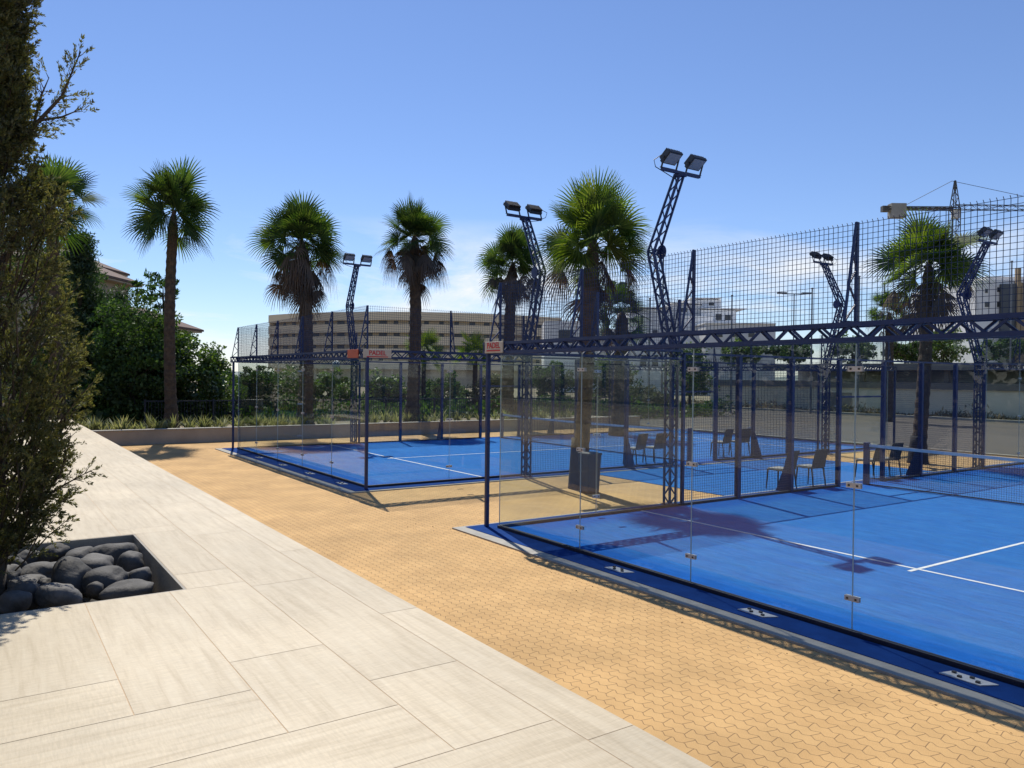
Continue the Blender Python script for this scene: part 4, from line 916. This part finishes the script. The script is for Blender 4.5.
# long curved beige block
def circ(a, b, c):
    ax, ay, bx, by, cx, cy = a.x, a.y, b.x, b.y, c.x, c.y; d = 2*(ax*(by-cy)+bx*(cy-ay)+cx*(ay-by))
    ux = ((ax*ax+ay*ay)*(by-cy)+(bx*bx+by*by)*(cy-ay)+(cx*cx+cy*cy)*(ay-by))/d; uy = ((ax*ax+ay*ay)*(cx-bx)+(bx*bx+by*by)*(ax-cx)+(cx*cx+cy*cy)*(bx-ax))/d
    return ux, uy, math.hypot(ax-ux, ay-uy)
A_, B_, C_ = base(268, 184), base(400, 170), base(561, 183); ux, uy, rc = circ(A_, B_, C_)
th0, thm, th1 = [math.atan2(q.y-uy, q.x-ux) for q in (A_, B_, C_)]
def unw(a, r_): 
    while a-r_ > math.pi: a -= 2*math.pi
    while a-r_ < -math.pi: a += 2*math.pi
    return a
th0, th1 = unw(th0, thm), unw(th1, thm)
def arc(mb, ri, ro, z0, z1, ta, tb, n=36):
    V = []
    for i in range(n+1):
        t_ = ta+(tb-ta)*i/n; c, s = math.cos(t_), math.sin(t_)
        V += [(ux+ri*c, uy+ri*s, z0), (ux+ro*c, uy+ro*s, z0), (ux+ro*c, uy+ro*s, z1), (ux+ri*c, uy+ri*s, z1)]
    F = [(i*4+k, i*4+(k+1) % 4, i*4+4+(k+1) % 4, i*4+4+k) for i in range(n) for k in range(4)]+[(0, 1, 2, 3), (n*4+3, n*4+2, n*4+1, n*4)]
    mb.add(V, F)
bb = thing('apartment_building', 'long curved beige building with stacked balcony bands behind the palms', 'building', (B_.x, B_.y, 0))
arc(t := MB(), rc-12, rc-1.6, 0, 15.9, th0, th1); t.build('recessed_wall', tanwall, bb)
ztop = 16.4
for i in range(5):
    z1 = ztop-2.7*i; arc(t := MB(), rc-1.5, rc, z1-1.85, z1, th0, th1); t.build('balcony_band', beige, bb)
    if i < 4:
        nwin = 22
        for j in range(nwin):
            ta = th0+(th1-th0)*(j+.12)/nwin; tb = th0+(th1-th0)*(j+.12+random.choice((.3, .4, .55)))/nwin
            arc(t := MB(), rc-1.595, rc-1.54, z1-2.68, z1-1.87, ta, tb, 2); t.build('window', darkwin, bb)
        arc(t := MB(), rc-1.53, rc-.2, z1-2.695, z1-1.855, th0, th0+.01, 1); t.build('end_wall', beige, bb)
arc(t := MB(), rc-12.2, rc-1.52, 15.9, 16.1, th0, th1); t.build('roof_slab', dimcon, bb)
for j in range(12):
    ta = th0+(th1-th0)*(j+.5)/12; p = Vector((ux+(rc-.8)*math.cos(ta), uy+(rc-.8)*math.sin(ta), 0)); MB().lathe(p, [(.3, 0), (.3, 3.9)], 12).build('column', beige, bb)
for j in range(10):
    ta = th0+(th1-th0)*(j+.5)/10; p = Vector((ux+(rc+.05)*math.cos(ta), uy+(rc+.05)*math.sin(ta), 3.2))

def windows(par, cells, D, mat=darkwin, name='window'):
    for (x0, x1, y0, y1) in cells:
        w = MB(); fbox(w, x0, x1, y0, D-.02, .25, yb=y1); f = w.build(name, mat, par)
v = thing('villa', 'stepped white villas above the near truss, behind the tower arm', 'building', tuple(base(668, 120)))
for cells in ((628, 672, 309, 120, 14), (671.5, 700, 304.5, 121.5, 12), (690, 720, 299.5, 123.2, 8), (700.5, 735, 310, 120.8, 10), (676, 712, 316, 118, 3)):
    t = MB(); fbox(t, cells[0], cells[1], cells[2], cells[3], cells[4]); t.build('block', greyw if cells[4] == 12 else whitew, v)
for cells in ((628, 673, 308, 119.7, 14.4), (671, 701, 303.5, 121.2, 12.4), (689.5, 720.5, 298.6, 122.9, 8.4), (700, 746, 309, 120.5, 10.4)):
    t = MB(); fbox(t, cells[0], cells[1], cells[2]-.9, cells[3], cells[4], yb=cells[2]-.05); t.build('roof_edge', whitew, v)
windows(v, [(640, 642.5, 316, 324), (637, 639, 321, 328), (652, 657, 330, 333)], 119.95)
windows(v, [(706, 712, 316, 320), (715, 721, 314, 320), (724, 730, 315, 320)], 120.75)
windows(v, [(679, 686, 308, 312), (690, 694, 308, 312)], 121.45); windows(v, [(697, 701, 302.5, 305.5), (708, 713, 302.5, 305.5)], 123.15)
windows(v, [(640, 646, 355, 366), (652, 658, 355, 366)], 119.95)
v = thing('house', 'low flat white house between the nearest palm and the villas', 'building', tuple(base(600, 125)))
for c in ((544, 582, 321, 128, 12), (582.5, 640, 329, 126, 10)): t = MB(); fbox(t, *c); t.build('block', whitew if c[0] < 560 else greyw, v)
windows(v, [(558, 573, 330, 343)], 127.95); windows(v, [(590, 600, 336, 344), (606, 616, 336, 344)], 125.95)
v = thing('house', 'long plain pale house right below the villas', 'building', tuple(base(745, 112)))
t = MB(); fbox(t, 705, 775, 324, 112, 12); t.build('block', greyw, v); t = MB(); fbox(t, 704.5, 775.5, 322.8, 111.8, 12.4, yb=323.9); t.build('roof_edge', whitew, v)
windows(v, [(716, 722, 332, 337), (732, 738, 332, 337), (748, 754, 332, 337)], 111.95)
v = thing('apartment_block', 'tall white apartment block with dark slate panel at the right edge', 'building', tuple(base(1010, 112)))
t = MB(); fbox(t, 974, 1090, 281, 112, 18); t.build('wall', whitew, v)
t = MB(); fbox(t, 984, 1090, 277, 114, 10, yb=280.9); t.build('penthouse', greyw, v)
t = MB(); fbox(t, 1000, 1016, 284, 111.5, .45); t.build('slate_panel', panel, v)
t = MB(); fbox(t, 1016.4, 1019.5, 268, 111.2, .75); fbox(t, 1020, 1075, 283, 111.4, .55); t.build('stone_column', ochre, v)
windows(v, [(984, 986.5, 289, 293), (996, 998.8, 287.5, 292), (984, 988.5, 302, 307), (996, 999, 302, 307), (984, 987, 316, 321), (996, 999, 316, 321)], 111.95)
windows(v, [(1024, 1034, 290, 298), (1044, 1054, 290, 298)], 111.35)

# tiled roofs behind the trees at the left
v = thing('tiled_house', 'house with stepped terracotta hip roofs showing above the left hand trees', 'house', tuple(base(120, 52)))
def hip(px1, py, D, wpx, rise, depth, z_over=.35):
    """hip roof: right eave corner at photo point, running wpx to the left"""
    e = at(px1, py, D+depth); e = e-FLAT*depth; w = wpx/FPX*D; a = e-SIDE*w; h = rise; z = e.z
    c0 = Vector((a.x, a.y, z)); c1 = Vector((e.x, e.y, z)); c2 = c1+FLAT*depth; c3 = c0+FLAT*depth; k = min(w, depth)*.48
    r0 = (c0+c3)/2+SIDE*k*.9+Vector((0, 0, h)); r1 = (c1+c2)/2-SIDE*k*.9+Vector((0, 0, h))
    dz = Vector((0, 0, -.14)); m_ = MB(); m_.add([c0, c1, c2, c3, r0, r1, c0+dz, c1+dz, c2+dz, c3+dz],
        [(0, 1, 5, 4), (1, 2, 5), (2, 3, 4, 5), (3, 0, 4), (0, 6, 7, 1), (1, 7, 8, 2), (2, 8, 9, 3), (3, 9, 6, 0), (9, 8, 7, 6)])
    m_.build('roof', roofm, v)
    s = MB(); b0 = c0+SIDE*.7+FLAT*.7; b1 = c1-SIDE*.7+FLAT*.7; s.obox(((b0+b1)/2+FLAT*(depth/2-.7)).to_tuple()[:2]+((z-.15)/2,), (b1-b0)/2, FLAT*(depth/2-.7), (0, 0, (z-.15)/2)); s.build('wall', soffit, v)
    s = MB(); s.obox((c0+c1+c2+c3)/4+Vector((0, 0, -.20)), (c1-c0)/2*.97, (c2-c1)/2*.97, (0, 0, .05)); s.build('eave', soffit, v)
hip(130, 274, 52, 95, 1.3, 9); hip(144, 284, 46, 70, .9, 6); hip(204, 330, 50, 95, 1.3, 9)

# parking building across the road on the right
v = thing('parking_building', 'low parking building with dark roof slabs across the road at the right', 'building', (0, 46, 0))
MB().box(-36, 34, 46, 46.3, 0, 1.85).build('wall', creamw, v); MB().box(-36.2, 34.2, 45.85, 62, 1.86, 2.32).build('slab', dimcon, v)
MB().box(-30, 34.4, 45.3, 62, 3.15, 3.62).build('roof_slab', dimcon, v)
MB().box(-30, 34, 50, 50.3, 2.33, 3.14).build('inner_wall', greyw, v)
for x in range(-28, 34, 6): MB().box(x-.15, x+.15, 46.2, 46.5, 2.33, 3.14).build('column', dimcon, v)
for x in (-24, -9, 3.5, 15): MB().box(x-1.4, x+1.4, 45.95, 45.99, .02, 1.5).build('door', dimcon, v)
rng = np.random.default_rng(9); V = []; F = []
n_ = 9000; P = np.stack([rng.uniform(-40, 26, n_), rng.uniform(44.5, 45.6, n_), np.abs(rng.normal(0, .28, n_))*(.6+.5*np.sin(rng.uniform(-40, 26, n_)))], 1); P[:, 2] = np.abs(rng.normal(0, .25, n_))*(.7+.5*np.sin(P[:, 0]*.8))
V, F = leaves(rng, P, rnd_dirs(rng, n_)+np.array([0, 0, .8]), .3, .08); o = MB().arr(V, F).build('roadside_scrub', L_dry, loc=(0, 45, 0)); tag(o, 'dry yellow green scrub along the kerb before the parking building', 'scrub', kind='stuff')

# tower crane
v = thing('tower_crane', 'tower crane with ballast blocks rising behind the right hand palm', 'crane', tuple(base(952, 165)))
D = 165; b0 = base(952, D); apex = at(952, 181, D); zj = at(952, 209, D).z; u_ = SIDE*.8; w_ = FLAT*.8
lattice(t := MB(), b0, Vector((b0.x, b0.y, zj)), u_, w_, .15, .085, 1.6); t.build('mast', cranem, v)
lattice(t := MB(), Vector((b0.x, b0.y, zj)), Vector((b0.x, b0.y, apex.z)), u_*.9, w_*.9, .15, .08, 1.3, taper=(.12, .12)); t.build('tower_head', cranem, v)
jl = at(884, 210, D); jl.z = zj; jr = at(1110, 209, D); jr.z = zj
lattice(t := MB(), Vector((b0.x, b0.y, zj+.3)), jr+Vector((0, 0, .3)), FLAT*.5, (0, 0, .50), .11, .06, 1.5); t.build('jib', cranem, v)
lattice(t := MB(), Vector((b0.x, b0.y, zj)), jl, FLAT*.6, (0, 0, .25), .2, .1, 1.5); t.build('counter_jib', cranem, v)
q = at(897, 211, D); t = MB(); t.obox(q, SIDE*1.6, FLAT*.9, (0, 0, 1.5)); t.build('ballast', ballast, v)
q = at(885, 209, D); t = MB(); t.obox(q, SIDE*.7, FLAT*.6, (0, 0, .6)); t.build('winch', cranem, v)
t = MB(); t.tube([apex, at(902, 207, D)], .055, 5); t.build('tie_bar', cranem, v); t = MB(); t.tube([apex, at(1060, 204, D)], .055, 5); t.build('tie_bar', cranem, v)
q = at(956, 214, D); t = MB(); t.obox(q, SIDE*.7, FLAT*.7, (0, 0, .9)); t.build('cabin', greyw, v)

# poles
def lamp(px, yt, D, kind, label, group=None, r=.05):
    b0 = base(px, D); tp_ = at(px, yt, D); rt = thing('street_lamp' if kind else 'thin_pole', label, 'street lamp' if kind else 'pole', tuple(b0), group)
    t = MB(); t.tube([b0, Vector((b0.x, b0.y, tp_.z))], [r*1.3, r*.8], 8); t.build('pole', pole, rt)
    top = Vector((b0.x, b0.y, tp_.z))
    if kind == 'T':
        t = MB(); t.bar(top-SIDE*.9, top+SIDE*.9, .07, .07); t.build('arm', pole, rt)
        for s in (-1, 1): t = MB(); t.obox(top+SIDE*(s*.95)+Vector((0, 0, .06)), SIDE*.35, FLAT*.15, (0, 0, .06)); t.build('lamp_head', pole, rt)
    elif kind == 'globe':
        t = MB(); t.lathe(top, [(.02, 0), (.16, .06), (.22, .2), (.2, .32), (.1, .42), (.02, .45)], 14); t.build('lamp_globe', whitew, rt, smooth=True)
    else:
        t = MB(); t.lathe(top, [(r*1.5, 0), (r*1.5, .06), (.01, .1)], 8); t.build('cap', pole, rt)
lamp(793, 294, 60, 'T', 'street lamp with two short arms seen through the upper mesh')
lamp(307, 367, 45, 'globe', 'street lamp with pale globe under the second palm from left')
lamp(336, 368, 45, 'globe', 'street lamp with pale globe beside the farther court tower')
PG = 'thin poles beyond the courts'
for px, yt, lb in ((649, 299, 'thin pole left of the villas, just left of the near tower arm'), (662, 257, 'thin tall pole close behind the near tower arm'), (731, 296, 'thin pole at the right end of the villas'),
                   (811, 289, 'thin pole right of the two armed street lamp'), (858, 277, 'thin tall pole right beside the mesh bracket and leaning tower'), (883, 284, 'thin pole rising behind the small distant palm'), (1010, 262, 'thin pole before the white apartment block')):
    lamp(px, yt, 55, None, lb, PG, r=.06)

# far hills
V = []; F = []; rg = np.random.default_rng(2); nn = 120
for i in range(nn+1):
    a = YAW+R(75)-R(150)*i/nn; z = 9+7*math.sin(i*.21+1)+3*math.sin(i*.67)+1.2*math.sin(i*1.9); z = max(z, 3)
    for rr, zz in ((560, -1), (640, z*1.0), (760, z*1.5), (860, -1)): V.append((CAM.x+rr*math.cos(a), CAM.y+rr*math.sin(a), zz))
for i in range(nn):
    for k in range(3): F.append((i*4+k, i*4+k+1, i*4+5+k, i*4+4+k))
struct(MB().add(V, F).build('hills', hillm, loc=(0, 0, 0), smooth=True))
